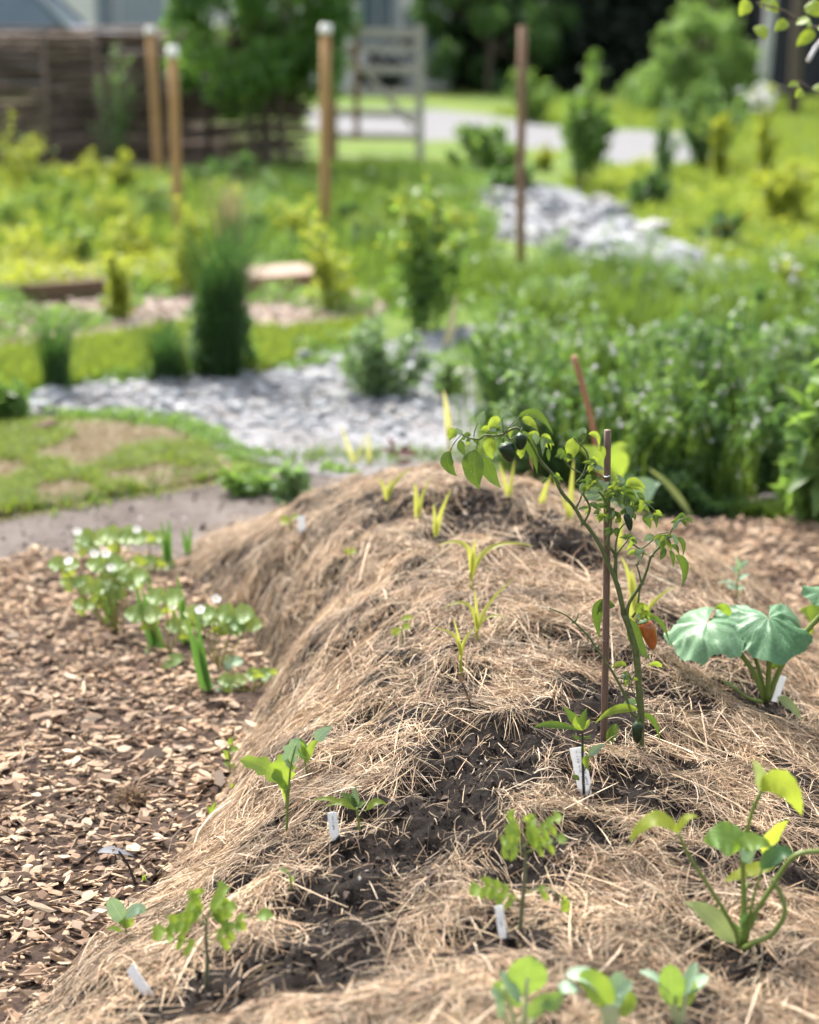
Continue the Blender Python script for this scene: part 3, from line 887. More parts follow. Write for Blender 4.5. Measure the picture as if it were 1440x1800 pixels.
# four tall stakes ------------------------------------------------------
def stake(name, label, top, bot, r, mat, pale_glint, group='tall stakes in the beds', lean=0):
    b = gpx(*bot); Y = b[1]; t = P(top[0], top[1], Y + lean)
    e = empty(name, b, label, 'stake', group)
    MB().tube([b - np.array([0, 0, .1]), (b + t) / 2 + np.array([random.uniform(-.006, .006), 0, 0]), t], r, r * .9, 8, 2).build('shaft', mat, e)
    if pale_glint:  # bright cut top of the stake: its highlight built as a pale piece
        u = nz(t - b)
        MB().tube([t - u * .004, t + u * pale_glint * .35, t + u * pale_glint], r * 1.25, r * .9, 8, 1).build('pale_glint', M['pale_glint'], e)
stake('garden_stake', 'tan stake with a pale glint at its top behind its shorter neighbour at the wattle fence', (265, 58), (281, 330), .042, M['wood_tan'], .05)
stake('garden_stake', 'shorter tan stake with a broad white glint at its top by the fence', (304, 100), (314, 425), .037, M['wood_tan'], .075)
stake('garden_stake', 'straight tan stake with a white glint at its top in front of the gate', (573, 58), (571, 412), .040, M['wood_tan'], .06)
stake('garden_stake', 'thin brown plain-topped stake standing alone right of the gate', (919, 46), (916, 470), .030, M['wood_brown'], 0)

# buildings and car behind the fence ----------------------------------------
M['wallwhite'] = plain_mat('white_boards', (.74, .70, .70), .7, 8, .06)
M['darkwall'] = plain_mat('dark_boards', (.030, .032, .04), .8, 8, .2)
M['glass'] = plain_mat('dark_glass', (.09, .13, .18), .12, 4, .2, spec=.9, bumps=0)
M['carpaint'] = plain_mat('blue_grey_paint', (.10, .13, .19), .25, 3, .05, bumps=0, spec=.7)
M['black'] = plain_mat('black_rubber', (.02, .02, .022), .7)
M['roofm'] = plain_mat('roof_sheet', (.10, .06, .05), .8, 10, .2)
M['frame'] = plain_mat('blue_grey_frame', (.26, .29, .34), .5, 10, .1)
HX0, HX1, HY = -9.5, .75, 33.0
house = empty('house', ((HX0 + HX1) / 2, HY, 0), 'white boarded house seen over the wattle fence and gate', 'house')
MB().box(((HX0 + HX1) / 2, HY + 3, 1.5), (HX1 - HX0, 6, 3.0)).build('wall', M['wallwhite'], house, False)
mb = MB(); xm = (HX0 + HX1) / 2; hw = (HX1 - HX0) / 2 + .3
V = [(xm - hw, HY - .4, 3.003), (xm + hw, HY - .4, 3.003), (xm + hw, HY + 6.4, 3.003), (xm - hw, HY + 6.4, 3.003), (xm - hw, HY + 3, 5), (xm + hw, HY + 3, 5)]
mb.add(V, [[[0, 1, 5, 4], [2, 3, 4, 5]], [[1, 2, 5], [3, 0, 4]], [[0, 3, 2, 1]]]).build('roof', M['roofm'], house, False)
def window(x, z, w, h, mat='frame'):
    f = MB()
    for dx, dzz, sx, sz_ in ((-w / 2, 0, .09, h), (w / 2, 0, .09, h), (0, h / 2, w + .09, .09), (0, -h / 2, w + .09, .09), (0, 0, .06, h - .09)):
        f.box((x + dx, HY - .03, z + dzz), (sx, .08 if sx != .06 else .05, sz_ - (.09 if sx == .09 and False else 0)))
    fo = f.build('window', M[mat], house, False)
    MB().box((x, HY - .004, z), (w - .09, .02, h - .09)).build('pane', M['glass'], fo, False, origin=world_loc(fo))
window(-5.62, 1.35, .28, 1.3); window(-.6, 1.45, .62, 1.25); window(-7.6, 1.4, 1.2, 1.2); window(.2, 1.0, .55, .8)
for k in range(10):
    MB().box((HX0 + .5 + k * 1.05, HY - .012, 1.5), (.05, .02, 2.9)).build('batten', M['wallwhite'], house, False)
MB().box((-4.95, HY - .02, 1.0), (.85, .05, 2.0)).build('door', M['frame'], house, False)
shed = empty('dark_shed', (8.6, 31, 0), 'dark boarded shed at the top right corner behind the trees', 'shed')
MB().box((9.4, 32.5, 1.3), (6.2, 3, 2.6)).build('wall', M['darkwall'], shed, False)
for k in range(20):
    MB().box((6.45 + k * .31, 30.985, 1.3), (.27, .02 + .004 * (k % 3), 2.56)).build('board', M['darkwall'], shed, False)
MB().box((9.4, 32.4, 2.66), (6.8, 3.8, .10), rx=.06).build('roof', M['roofm'], shed, False)
CY = 26.5
car = empty('parked_car', (-6.25, CY, 0), 'blue grey car parked behind the wattle fence at the top left', 'car')
SZ = 1.27
prof_b = [(x, z * SZ) for x, z in [(-2.1, .32), (2.1, .32), (2.2, .6), (2.05, .86), (1.25, .97), (-1.75, 1.0), (-2.15, .9), (-2.2, .55)]]
prof_c = [(x, z * SZ) for x, z in [(1.25, .97), (.62, 1.46), (.35, 1.53), (-1.05, 1.55), (-1.5, 1.45), (-1.95, 1.0)]]
def extr(pr, w0, w1, zs=0):
    n = len(pr); zmin = min(p[1] for p in pr); zmax = max(p[1] for p in pr)
    V = []
    for s in (-1, 1):
        for x, z in pr:
            w = w0 + (w1 - w0) * (z - zmin) / (zmax - zmin)
            V.append((-6.25 + x, CY + s * w, z))
    q = [[i, (i + 1) % n, n + (i + 1) % n, n + i] for i in range(n)]
    mb = MB().add(V, [q, [list(range(n))[::1]], [list(range(n, 2 * n))[::-1]]]); return mb
extr(prof_b, .86, .82).build('body', M['carpaint'], car, False)
extr(prof_c, .80, .62).build('cabin', M['glass'], car, False)
extr([(.66, 1.462 * SZ), (.35, 1.55 * SZ), (-1.05, 1.57 * SZ), (-1.53, 1.462 * SZ)], .66, .60).build('roof', M['carpaint'], car, False)
for x in (.95, -.35, -1.55):
    for s in (-1, 1):
        MB().tube([(-6.25 + x + (.0 if x < .5 else .3), CY + s * .80, .98 * SZ), (-6.25 + x - (.0 if x < .5 else .3), CY + s * .66, 1.47 * SZ)], .03, .03, 5).build('pillar', M['carpaint'], car)
for x in (-1.35, 1.35):
    for s in (-1, 1):
        w_ = MB().tube([(-6.25 + x, CY + s * .74, .32), (-6.25 + x, CY + s * .89, .32)], .32, .32, 18, 1).build('wheel', M['black'], car)
        MB().tube([(-6.25 + x, CY + s * .885, .32), (-6.25 + x, CY + s * .90, .32)], .2, .19, 14, 1).build('rim', M['pale_glint'], w_, origin=world_loc(car))
for s in (-1, 1):
    MB().box((-4.92, CY + s * .6, .72), (.08, .3, .13)).build('headlight', M['pale_glint'], car)

# raised bed edging -------------------------------------------------------
M['edging'] = plain_mat('bed_board', (.13, .085, .055), .85, 10, .3, stretch=(.8, 6, 6))
a, b = gpx(-90, 545), gpx(182, 524)
bed = empty('raised_bed', (a + b) / 2, 'low timber edged vegetable bed at the left, behind the straw path', 'garden bed')
ang = math.atan2(b[1] - a[1], b[0] - a[0]); ln = np.linalg.norm(b - a)
MB().box(((a + b) / 2) + (0, 0, .055), (ln, .05, .10), rz=ang).build('edge_board', M['edging'], bed, False)
MB().box(((a + b) / 2) + (0, .34, .04), (ln * .96, .6, .10), rz=ang).build('soil', M['strawpath'], bed, False)
# ================================================================== BACKGROUND VEGETATION
LI = lambda name, a, b, t, **k: leaf_mat(name, a, b, t, rand='island', **k)
M['yellowgreen'] = LI('yellow_green_leaves', (.16, .225, .028), (.28, .32, .045), (.50, .56, .06), trans=.5)
M['midgreen'] = LI('mid_green_leaves', (.085, .18, .045), (.155, .255, .07), (.27, .44, .07))
M['deepgreen'] = LI('deep_green_leaves', (.048, .115, .038), (.095, .18, .058), (.16, .30, .065))
M['greygreen'] = LI('grey_green_leaves', (.14, .235, .105), (.23, .325, .16), (.27, .42, .13))
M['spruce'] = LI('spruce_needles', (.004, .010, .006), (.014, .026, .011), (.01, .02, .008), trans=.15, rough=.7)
M['larch'] = LI('larch_needles', (.13, .24, .07), (.22, .32, .10), (.32, .50, .11), trans=.5)
M['olive'] = LI('tree_leaves', (.05, .13, .04), (.12, .22, .06), (.22, .42, .06), trans=.5)
M['stem'] = leaf_mat('green_stem', (.10, .16, .04), (.15, .2, .05), (.15, .22, .05), trans=.12)
M['paleflower'] = LI('pale_flowers', (.62, .60, .66), (.80, .80, .80), (.55, .55, .55), trans=.3)
M['yellowflower'] = LI('yellow_flowers', (.62, .44, .03), (.75, .58, .06), (.6, .45, .04), trans=.3)

def plant(name, label, cat, base, wpx, hpx, n, leaf, mat, group=None, shape='ell', stems=5, stem_mat=None, flowers=None, clump=.28, low=-.9, sag=0.0, tip=None, topheavy=0.0):
    """a bushy plant standing where the photo pixel meets the ground"""
    b = gpx(*base); b[2] = .004
    s = project(b)[2] / F
    w, h = wpx * s / 2, hpx * s / math.cos(PITCH)
    e = empty(name, b, label, cat, group)
    ns = int(stems * 1.6) + 4
    mb = MB(); P_ = []
    per = max(10, int(n * .8) // ns)
    for q in range(ns):
        a = random.uniform(0, 6.3); out = random.random() ** .6
        hh = h * random.choice([random.uniform(.35, .8), random.uniform(.6, 1.15)]) * (1 - .25 * out * out)
        foot = b + np.array([math.cos(a) * w * .30 * out, math.sin(a) * w * .26 * out, -.02])
        t = b + np.array([math.cos(a) * w * .9 * out, math.sin(a) * w * .75 * out, hh])
        m = (foot + t) / 2 + np.array([-math.cos(a) * w * .12 * out, -math.sin(a) * w * .1 * out, hh * .08]) + rng.normal(0, w * .05, 3)
        r0 = max(.0025, min(w, h) * .016)
        mb.tube([foot, m, t], r0, r0 * .4, 5, 2)
        u = rng.uniform(.12 + .38 * topheavy, 1.02, per) ** .85
        c_ = ((1 - u) ** 2)[:, None] * foot + (2 * u * (1 - u))[:, None] * (2 * m - .5 * (foot + t)) + (u ** 2)[:, None] * t
        rr = clump * .78 * w * (1.15 - .75 * u) * (.55 + .45 * np.sin(u * 19 + q)) + leaf * .5
        P_.append(c_ + rng.normal(0, 1, (per, 3)) * (rr * .6)[:, None] * (1, 1, .7))
    pts = np.concatenate(P_); pts = pts[pts[:, 2] > .008]
    leaf_cloud(MB(), pts, leaf, .7, 1.8, sag).build('foliage', M[mat], e)
    if tip:  # top light on bushes, and yellow tips, put into a paler leaf colour
        p2 = pts[(pts[:, 2] > b[2] + h * .55) & (rng.uniform(0, 1, len(pts)) < .5)]
        if len(p2): leaf_cloud(MB(), p2 + rng.normal(0, leaf * .5, p2.shape) + (0, 0, leaf * .4), leaf, .7).build('lit_top_leaves', M[tip], e)
    mb.build('stem', M[stem_mat or 'stem'], e)
    if flowers:
        fm, fn, fs = flowers
        top = pts[pts[:, 2] > b[2] + h * .45]
        p = top[rng.integers(0, len(top), fn)] + rng.normal(0, leaf * .6, (fn, 3)) + (0, -leaf * .6, leaf * .5)
        mf = MB()
        for c_ in p:
            leaf_cloud(mf, c_ + rng.normal(0, fs * .35, (5, 3)), fs, 1.2, 1.2)
        tag(mf.build('flowers', M[fm], e), kind='stuff')
    return e

# trees at the back --------------------------------------------------------
def tree(name, label, base, crown_c, crown_r, n, leaf, mat, trunk_r, group=None, shape='ell', cat='tree', limbs=6, bark='bark', cl=.25, trunk_top=None, k=None, ntr=1):
    b = np.asarray(base, float)
    e = empty(name, b, label, cat, group)
    cc = np.asarray(crown_c, float); rad = np.asarray(crown_r, float)
    top = cc + (0, 0, rad[2] * (.8 if shape == 'cone' else .3))
    if trunk_top is not None: top = np.asarray(trunk_top, float)
    for t_ in range(ntr):
        off = np.array([(t_ - (ntr - 1) / 2) * trunk_r * 3.2, random.uniform(-.05, .05), 0]) if ntr > 1 else np.zeros(3)
        MB().tube([b + off - (0, 0, .1), b + off * 1.3 + (top - b) * .4 + rng.normal(0, trunk_r * .4, 3), top + off * 3], trunk_r, trunk_r * .35, 8, 4).build('trunk', M[bark], e)
    mb = MB()
    for q in range(limbs):
        t = random.uniform(.3, .9); s = b + (top - b) * t
        d = nz(rng.normal(size=3)); tt = cc + d * rad * .75
        mb.tube([s, (s + tt) / 2 + (0, 0, rad[2] * .06), tt], trunk_r * .4, trunk_r * .1, 5, 2)
    if limbs: mb.build('limb', M[bark], e)
    k = k or max(10, n // 90)
    pts = clumps(cc, rad, k, n // k, cl * min(rad[0], rad[2]), shape)
    pts = pts[pts[:, 2] > .05]
    leaf_cloud(MB(), pts, leaf, .6, 1.7).build('crown', M[mat], e)
    return e
tree('leafy_tree', 'dense green leafy tree with dark stems before the wattle fence', (gpx(474, 308)[0], 16.6, 0), (P(445, 60, 16.6)[0], 16.6, 1.72), (.95, .75, 1.45), 12000, .062, 'olive', .045, limbs=12, cl=.23, ntr=3, k=85)
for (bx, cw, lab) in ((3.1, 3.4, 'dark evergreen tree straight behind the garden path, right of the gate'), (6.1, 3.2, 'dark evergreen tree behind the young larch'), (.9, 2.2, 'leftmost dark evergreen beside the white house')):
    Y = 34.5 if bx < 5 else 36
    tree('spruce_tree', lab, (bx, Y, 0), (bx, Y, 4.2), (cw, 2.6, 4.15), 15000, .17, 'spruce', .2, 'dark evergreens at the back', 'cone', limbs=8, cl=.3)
tree('evergreen_shrub', 'dark overhanging evergreen shrub behind the gravel path', (1.4, 31.2, 0), (1.5, 31.6, 1.3), (1.5, 1.2, 1.3), 5000, .11, 'deepgreen', .06, limbs=6, cl=.2, cat='shrub', k=40)
tree('larch_tree', 'young pale green larch with soft pyramid crown', (gpx(1243, 192)[0], 26, 0), (P(1243, 110, 26)[0], 26, 1.06), (1.15, 1.0, .95), 8000, .065, 'larch', .05, shape='cone', limbs=10, cl=.22)
tree('birch_tree', 'pale slender trunk standing before the dark shed', (P(1337, 172, 27.5)[0], 27.5, 0), (P(1337, 0, 27.5)[0], 27.5, 4.6), (1.2, 1.2, 1.6), 3000, .08, 'midgreen', .10, bark='birch', trunk_top=(P(1337, 0, 27.5)[0] + .05, 27.5, 4.8))
tree('pine_tree', 'dark brown trunk right of the pale trunk by the shed', (P(1396, 196, 25)[0], 25, 0), (P(1396, 0, 25)[0], 25, 5.2), (1.3, 1.3, 1.4), 3000, .09, 'deepgreen', .10, trunk_top=(P(1396, 0, 25)[0], 25, 5.4))

# the young tree whose branches hang in at the top right corner
fx, fy = 1.62, 4.75
yt = empty('young_tree', (fx, fy, 0), 'branch tips of a young tree with bright toothed leaves in the top right corner', 'tree')
MB().tube([(fx, fy, -.05), (fx + .03, fy, .9), (fx - .02, fy + .05, 2.3)], .022, .010, 8, 4).build('trunk', M['bark'], yt)
M['tipleaf'] = leaf_mat('bright_tree_leaf', (.10, .19, .03), (.20, .27, .04), (.42, .52, .04), trans=.5, vein='pinnate')
M['whitewood'] = plain_mat('pale_dead_twig', (.66, .63, .66), .7, 40, .1)
for pts in ([(1.6, 4.75, 1.3), P(1500, 60, 4.7), P(1425, 48, 4.6), P(1380, 20, 4.55), P(1330, 5, 4.5)], [(1.62, 4.75, 1.2), P(1500, 185, 4.65), P(1440, 165, 4.55), P(1405, 142, 4.5)]):
    MB().tube(pts, .006, .0025, 6, 3).build('branch', M['bark'], yt)
MB().tube([P(1475, 45, 4.62), P(1441, 75, 4.58), P(1430, 90, 4.56), P(1420, 108, 4.55)], .0068, .0058, 7, 2).build('dead_twig', M['whitewood'], yt)
for (x0, y0, x1, y1, w) in ((1318, 2, 1300, 28, 26), (1345, 4, 1368, 22, 24), (1330, 45, 1345, 70, 26), (1385, 38, 1362, 55, 22), (1400, 40, 1425, 38, 20), (1432, 55, 1400, 82, 24), (1405, 148, 1385, 152, 14), (1412, 160, 1398, 172, 18), (1432, 150, 1448, 172, 20), (1420, 5, 1440, 30, 30), (1418, 38, 1422, 52, 14), (1470, 30, 1440, 12, 26), (1360, -5, 1335, 12, 18), (1440, 45, 1465, 66, 22)):
    d0 = random.uniform(-.06, .06); a_, b_ = P(x0, y0, 4.55 + d0), P(x1, y1, 4.52 + d0)
    leaf_geo(lb := MB(), a_, (a_ + b_) / 2 + (0, -.003, .003), b_, w / 2 * 4.55 / F * 1.02, nz(np.array([random.uniform(-.4, .4), -1, .5])), 'saw', .2, .06, 6).build('leaf', M['tipleaf'], yt)

# shrubs and plants of the middle distance ------------------------------------
plant('shrub', 'upright round-headed green shrub left of the larch beside the gravel path', 'shrub', (1020, 335), 125, 210, 2600, .05, 'midgreen', topheavy=.5, stems=9, stem_mat='bark', clump=.42)
plant('shrub', 'dark tangled shrub with a pale green top below the larch', 'shrub', (1243, 300), 135, 150, 2600, .04, 'deepgreen', tip='larch', stems=9, stem_mat='bark', clump=.36)
plant('grass_clump', 'wide rounded green clump at the edge of the gravel path right of the gate', 'shrub', (870, 312), 190, 82, 2600, .05, 'midgreen', stems=6)
plant('dark_shrub_or_shade', 'small dark low clump standing in for the shadow beside the thin brown stake', 'shrub', (900, 338), 90, 45, 800, .045, 'deepgreen', stems=4)  # foliage added where the round bush only has a dark shadow
plant('dark_shrub_or_shade', 'low dark green mound of foliage in the lawn, in front of the tangled shrub', 'shrub', (1135, 365), 105, 60, 1100, .045, 'deepgreen', stems=4)
plant('dark_shrub_or_shade', 'square dark box shrub on the lawn with one yellow flower', 'shrub', (1262, 432), 90, 62, 1500, .035, 'deepgreen', stems=4, flowers=('yellowflower', 4, .03))
plant('yellow_shrub', 'yellow green spreading shrub at the right edge of the lawn', 'shrub', (1385, 395), 190, 100, 2200, .035, 'yellowgreen', stems=6, clump=.45)
plant('yellow_shrub', 'thin yellow green sapling right of the tangled shrub', 'shrub', (1265, 320), 40, 120, 500, .045, 'yellowgreen', stems=3)
plant('yellow_shrub', 'low yellow flowering plant at the left of the far stone bed', 'plant', (960, 300), 60, 40, 400, .04, 'yellowgreen', stems=3, flowers=('yellowflower', 6, .03))
plant('slim_shrub', 'slim grey green shrub between the larch and the gravel', 'shrub', (1165, 320), 55, 150, 900, .04, 'greygreen', stems=4)
plant('green_shrub', 'loose green shrub at the foot of the dark evergreens', 'shrub', (935, 215), 110, 85, 1100, .06, 'midgreen', stems=5)
plant('creeper', 'green creeper hanging over the wattle fence', 'climber', (208, 305), 90, 225, 700, .035, 'greygreen', stems=4, topheavy=.3, clump=.5)
plant('young_shrub', 'low green bush at the foot of the stake in front of the gate', 'shrub', (608, 400), 60, 45, 500, .04, 'deepgreen', stems=3)
plant('young_shrub', 'bushy green weeds under the leafy tree beside the fence', 'shrub', (400, 345), 150, 70, 1200, .05, 'deepgreen', stems=5)
e = plant('flowering_stalk', 'tall yellow green stalk with a pale flower head on the lawn', 'plant', (1340, 318), 55, 150, 420, .05, 'yellowgreen', stems=3)
b_ = gpx(1340, 318); t_ = P(1338, 170, b_[1])
mb = MB(); tag(leaf_cloud(mb, t_ + rng.normal(0, 1, (70, 3)) * (.075, .06, .05), .05, 1).build('flower_head', M['paleflower'], e), kind='stuff')
MB().tube([b_, (b_ + t_) / 2, t_], .014, .008, 6).build('stalk', M['stem'], e)
# vegetables in the left beds
VEG = [(38, 345, 95, 120, 'yellowgreen', 'tall light green plant at the left edge before the wattle fence'), (148, 340, 90, 72, 'yellowgreen', 'leafy light green plant in front of the fence, second from the left edge'), (218, 345, 55, 70, 'yellowgreen', 'slender light green plant left of the two bright-topped stakes'),
       (10, 420, 120, 80, 'midgreen', 'green vegetable plant with yellow tips at the left edge of the bed'), (100, 400, 110, 70, 'midgreen', 'green vegetable plant in the bed, below the second fence plant'), (190, 410, 120, 75, 'yellowgreen', 'yellow green vegetable plant in the middle of the left bed'), (270, 400, 90, 70, 'greygreen', 'grey green vegetable plant left of the shorter bright-topped stake'),
       (45, 470, 130, 70, 'yellowgreen', 'low spreading vegetable plant over the timber edging'), (135, 462, 120, 66, 'midgreen', 'low green vegetable plant in the front row of the left bed'), (230, 462, 110, 70, 'yellowgreen', 'bushy yellow green plant at the end of the front row'), (330, 520, 85, 135, 'yellowgreen', 'yellow flowering bush in front of the shorter bright-topped stake'), (205, 565, 50, 95, 'yellowgreen', 'thin yellow green plant growing in the straw path'),
       (590, 548, 115, 145, 'yellowgreen', 'large yellow green bush in the straw path below the middle stake'), (520, 440, 85, 80, 'yellowgreen', 'yellow green plant left of the middle stake'), (470, 415, 80, 60, 'midgreen', 'green plant behind the dark grass column'), (655, 440, 80, 60, 'greygreen', 'grey green plant right of the middle stake'), (790, 440, 80, 95, 'yellowgreen', 'yellow tipped plant behind the dark leafy clump'), (700, 400, 90, 60, 'midgreen', 'green plant in front of the gate'), (85, 350, 70, 50, 'midgreen', 'small green plant between the two left fence plants'), (300, 360, 80, 50, 'midgreen', 'small green plant at the foot of the bright-topped stakes')]
for x, y, w, h, m, lab in VEG:
    plant('vegetable_plant', lab, 'vegetable plant', (x, y), w * 1.25, h * 1.1, 900, .026, m, 'vegetable plants in the left beds', stems=6, tip='yellowgreen' if m != 'yellowgreen' else None, clump=.46)
plant('leafy_clump', 'dark green leafy clump with yellow tips in the middle of the garden', 'plant', (742, 585), 200, 240, 1700, .036, 'midgreen', tip='yellowgreen', stems=11, clump=.55)
plant('leafy_clump', 'grey green weedy clump on the stones in front of the dark leafy clump', 'plant', (672, 702), 185, 135, 2300, .022, 'greygreen', stems=8, clump=.42)
plant('leafy_clump', 'small green weed on the stones right of the grey green clump', 'plant', (785, 700), 60, 60, 500, .028, 'greygreen', stems=4)
plant('leafy_clump', 'green weeds with broad leaves behind the mound crest at the left', 'plant', (440, 868), 110, 42, 160, .04, 'midgreen', stems=4)
plant('leafy_clump', 'pale green seedling clump on the left shoulder behind the mound', 'plant', (512, 880), 75, 48, 90, .045, 'greygreen', stems=3)
plant('leafy_clump', 'dark green leaves at the left edge beside the stone bed', 'plant', (10, 745), 70, 75, 380, .045, 'midgreen', stems=3)
def grass_clump(label, base, wpx, hpx, n, mat, wd=.005):
    b = gpx(*base); b[2] = 0; s = project(b)[2] / F; w, h = wpx * s / 2, hpx * s / math.cos(PITCH)
    e = empty('grass_clump', b, label, 'grass clump', 'dark grass clumps by the stones')
    q = rng.normal(0, .33, (n, 2)) * (w * .75, w * .6)
    blades(MB(), b + np.column_stack([q * .55, np.zeros(n)]), h * rng.uniform(.25, 1.0, n), wd * .8, lean=.9 * w / h, bend=.6).build('blades', M[mat], e)
    return e
e = grass_clump('tall dark green column of grass and foliage beside the stone bed', (398, 665), 150, 340, 1100, 'darkgrass', .0045)
b_ = gpx(398, 660); leaf_cloud(MB(), np.vstack([clumps(b_ + (random.uniform(-.07, .07), 0, z_), (.11 * (1.1 - z_), .09, .10), 7, 60, .06) for z_ in (.08, .16, .24, .32, .42)]), .030, .2, 2.2).build('foliage', M['deepgreen'], e)
grass_clump('arching dark grass tuft left of the tall dark column', (295, 672), 200, 140, 420, 'darkgrass')
grass_clump('slender dark grass tuft with a thin spire at the left', (102, 690), 130, 185, 260, 'darkgrass')
grass_clump('feathery tan seed grasses behind the tall dark column', (405, 440), 110, 150, 260, 'deadgrass', .004)
# leafy ground cover that nobody could count, spreading through the beds
def cover(label, pxs, n, hmax, leaf, mat, thr):
    poly = outline(pxs, .05, .3, 2); q = sample_poly(poly, n)
    f = fbm(q[:, 0] * 2.6, q[:, 1] * 2.6, 66); k = f > thr; q, f = q[k], f[k]
    z = rng.uniform(0, 1, len(q)) ** .7 * hmax * np.clip((f - thr) * 5, .25, 1)
    o = leaf_cloud(MB(), np.column_stack([q, z + .01]), leaf, .8).build('ground_cover', M[mat])
    o['label'] = label; o['category'] = 'ground cover'; tag(o, kind='stuff')
cover('yellow green leafy growth covering the left garden beds', [(-200, 320), (330, 320), (430, 380), (420, 470), (200, 486), (-200, 500)], 15000, .20, .026, 'yellowgreen', .50)
cover('green leafy growth around the stakes and in front of the gate', [(330, 330), (860, 300), (880, 420), (700, 470), (560, 500), (420, 470)], 14000, .18, .026, 'midgreen', .46)
cover('yellow green weeds spreading over the lawn on the right', [(1000, 300), (1500, 280), (1500, 470), (1290, 500), (1180, 420)], 9000, .14, .028, 'yellowgreen', .54)
cover('low weeds growing through the stones beside the thicket', [(560, 600), (900, 540), (930, 700), (840, 790), (700, 760), (760, 690), (620, 660)], 9000, .10, .016, 'midgreen', .50)
cover('weeds creeping over the back edge of the stone bed', [(-60, 715), (60, 680), (240, 660), (480, 645), (560, 612), (640, 640), (480, 672), (240, 688), (60, 712)], 5000, .09, .016, 'midgreen', .50)
cover('weeds creeping over the front edge of the stone bed', [(40, 728), (180, 728), (330, 745), (430, 790), (560, 822), (640, 840), (500, 842), (390, 810), (300, 765), (170, 748)], 2600, .04, .014, 'midgreen', .46)
cover('loose leafy weeds growing through the straw path and over the bed edges', [(-150, 560), (0, 520), (180, 500), (420, 490), (560, 500), (670, 560), (480, 560), (330, 560), (170, 585), (0, 610), (-150, 630)], 9000, .16, .024, 'midgreen', .55)
cover('yellow weeds along the timber edge of the left bed', [(-120, 520), (0, 512), (190, 492), (420, 480), (560, 490), (560, 515), (400, 505), (190, 520), (0, 538), (-120, 550)], 5000, .17, .024, 'yellowgreen', .47)
cover('low green growth along the foot of the thicket', [(870, 850), (1330, 862), (1345, 905), (1100, 905), (890, 895)], 9000, .13, .018, 'deepgreen', .40)
cover('dark leafy weeds scattered through the middle beds', [(330, 340), (860, 310), (900, 440), (820, 520), (640, 500), (420, 470)], 9000, .22, .028, 'deepgreen', .56)
cover('dull green weeds among the stones and grass behind the thicket', [(880, 500), (1100, 515), (1290, 530), (1480, 450), (1480, 580), (900, 570)], 6000, .2, .026, 'greygreen', .52)
for x_, y_, w_, h_, m_, lb_ in ((545, 360, 70, 45, 'deepgreen', 'small dark weed clump left of the middle stake'), (690, 345, 90, 50, 'midgreen', 'green weed clump below the gate post'), (800, 370, 80, 45, 'greygreen', 'grey green weed clump left of the thin brown stake'), (480, 370, 80, 60, 'greygreen', 'grey green weeds at the foot of the leafy tree'), (975, 470, 90, 60, 'greygreen', 'grey green herb clump before the far stone bed'), (1080, 520, 110, 90, 'deepgreen', 'dark herb clump standing above the thicket'), (1190, 560, 90, 80, 'greygreen', 'pale herb clump in the upper thicket')):
    plant('weed_clump', lb_, 'plant', (x_, y_), w_, h_, 600, .028, m_, 'weed clumps in the middle distance', stems=5, clump=.45, flowers=('paleflower', 3, .02))
# thicket of wild plants
LBT = 'leafy wild plant with small pale flowers in the green thicket behind the mound'
rows = [(878, 62, 905, 1345, 205, 'deepgreen', 1000), (800, 68, 880, 1480, 215, 'deepgreen', 1000), (720, 78, 890, 1490, 165, 'midgreen', 800), (640, 104, 920, 1500, 115, 'midgreen', 480), (560, 126, 890, 1510, 90, 'greygreen', 380), (500, 150, 960, 1500, 80, 'greygreen', 320)]
for y, st_, xa, xb, h, m, nl in rows:
    for x in np.arange(xa, xb, st_):
        mm = m if random.random() < .6 else random.choice(['midgreen', 'greygreen', 'deepgreen'])
        x_, y_ = x + random.uniform(-22, 22), y + random.uniform(-18, 18)
        e = plant('wild_plant', LBT, 'wild plant', (x_, y_), st_ * 2.0, h * random.uniform(.7, 1.2), nl, .022 if y > 700 else .024, mm, 'wild plants of the thicket', stems=7, flowers=('paleflower', random.choice([5, 9, 14]), .015), clump=.40)
        b_ = gpx(x_, y_); w_ = st_ * project(b_)[2] / F
        q = rng.normal(0, .5, (60, 2)) * (w_, w_ * .8)
        blades(MB(), b_ + np.column_stack([q, np.zeros(60)]), np.full(60, h * .8 * project(b_)[2] / F), .0035, .3, .5).build('blades', M['grass'], e)
plant('nettle_plant', 'bright broad leaved plant at the right edge beside the wood chips', 'plant', (1425, 925), 130, 270, 260, .075, 'midgreen', stems=4, sag=.5)
plant('nettle_plant', 'bright leafy plant top at the right edge above the thicket', 'plant', (1450, 560), 90, 130, 180, .06, 'midgreen', stems=3)
plant('yellow_wildflower', 'yellow flowering weeds inside the right part of the thicket', 'plant', (1290, 690), 90, 120, 300, .03, 'greygreen', flowers=('yellowflower', 9, .022))
plant('yellow_wildflower', 'pale flowering tall weed at the right of the thicket', 'plant', (1385, 560), 60, 110, 260, .03, 'yellowgreen', flowers=('paleflower', 9, .03))
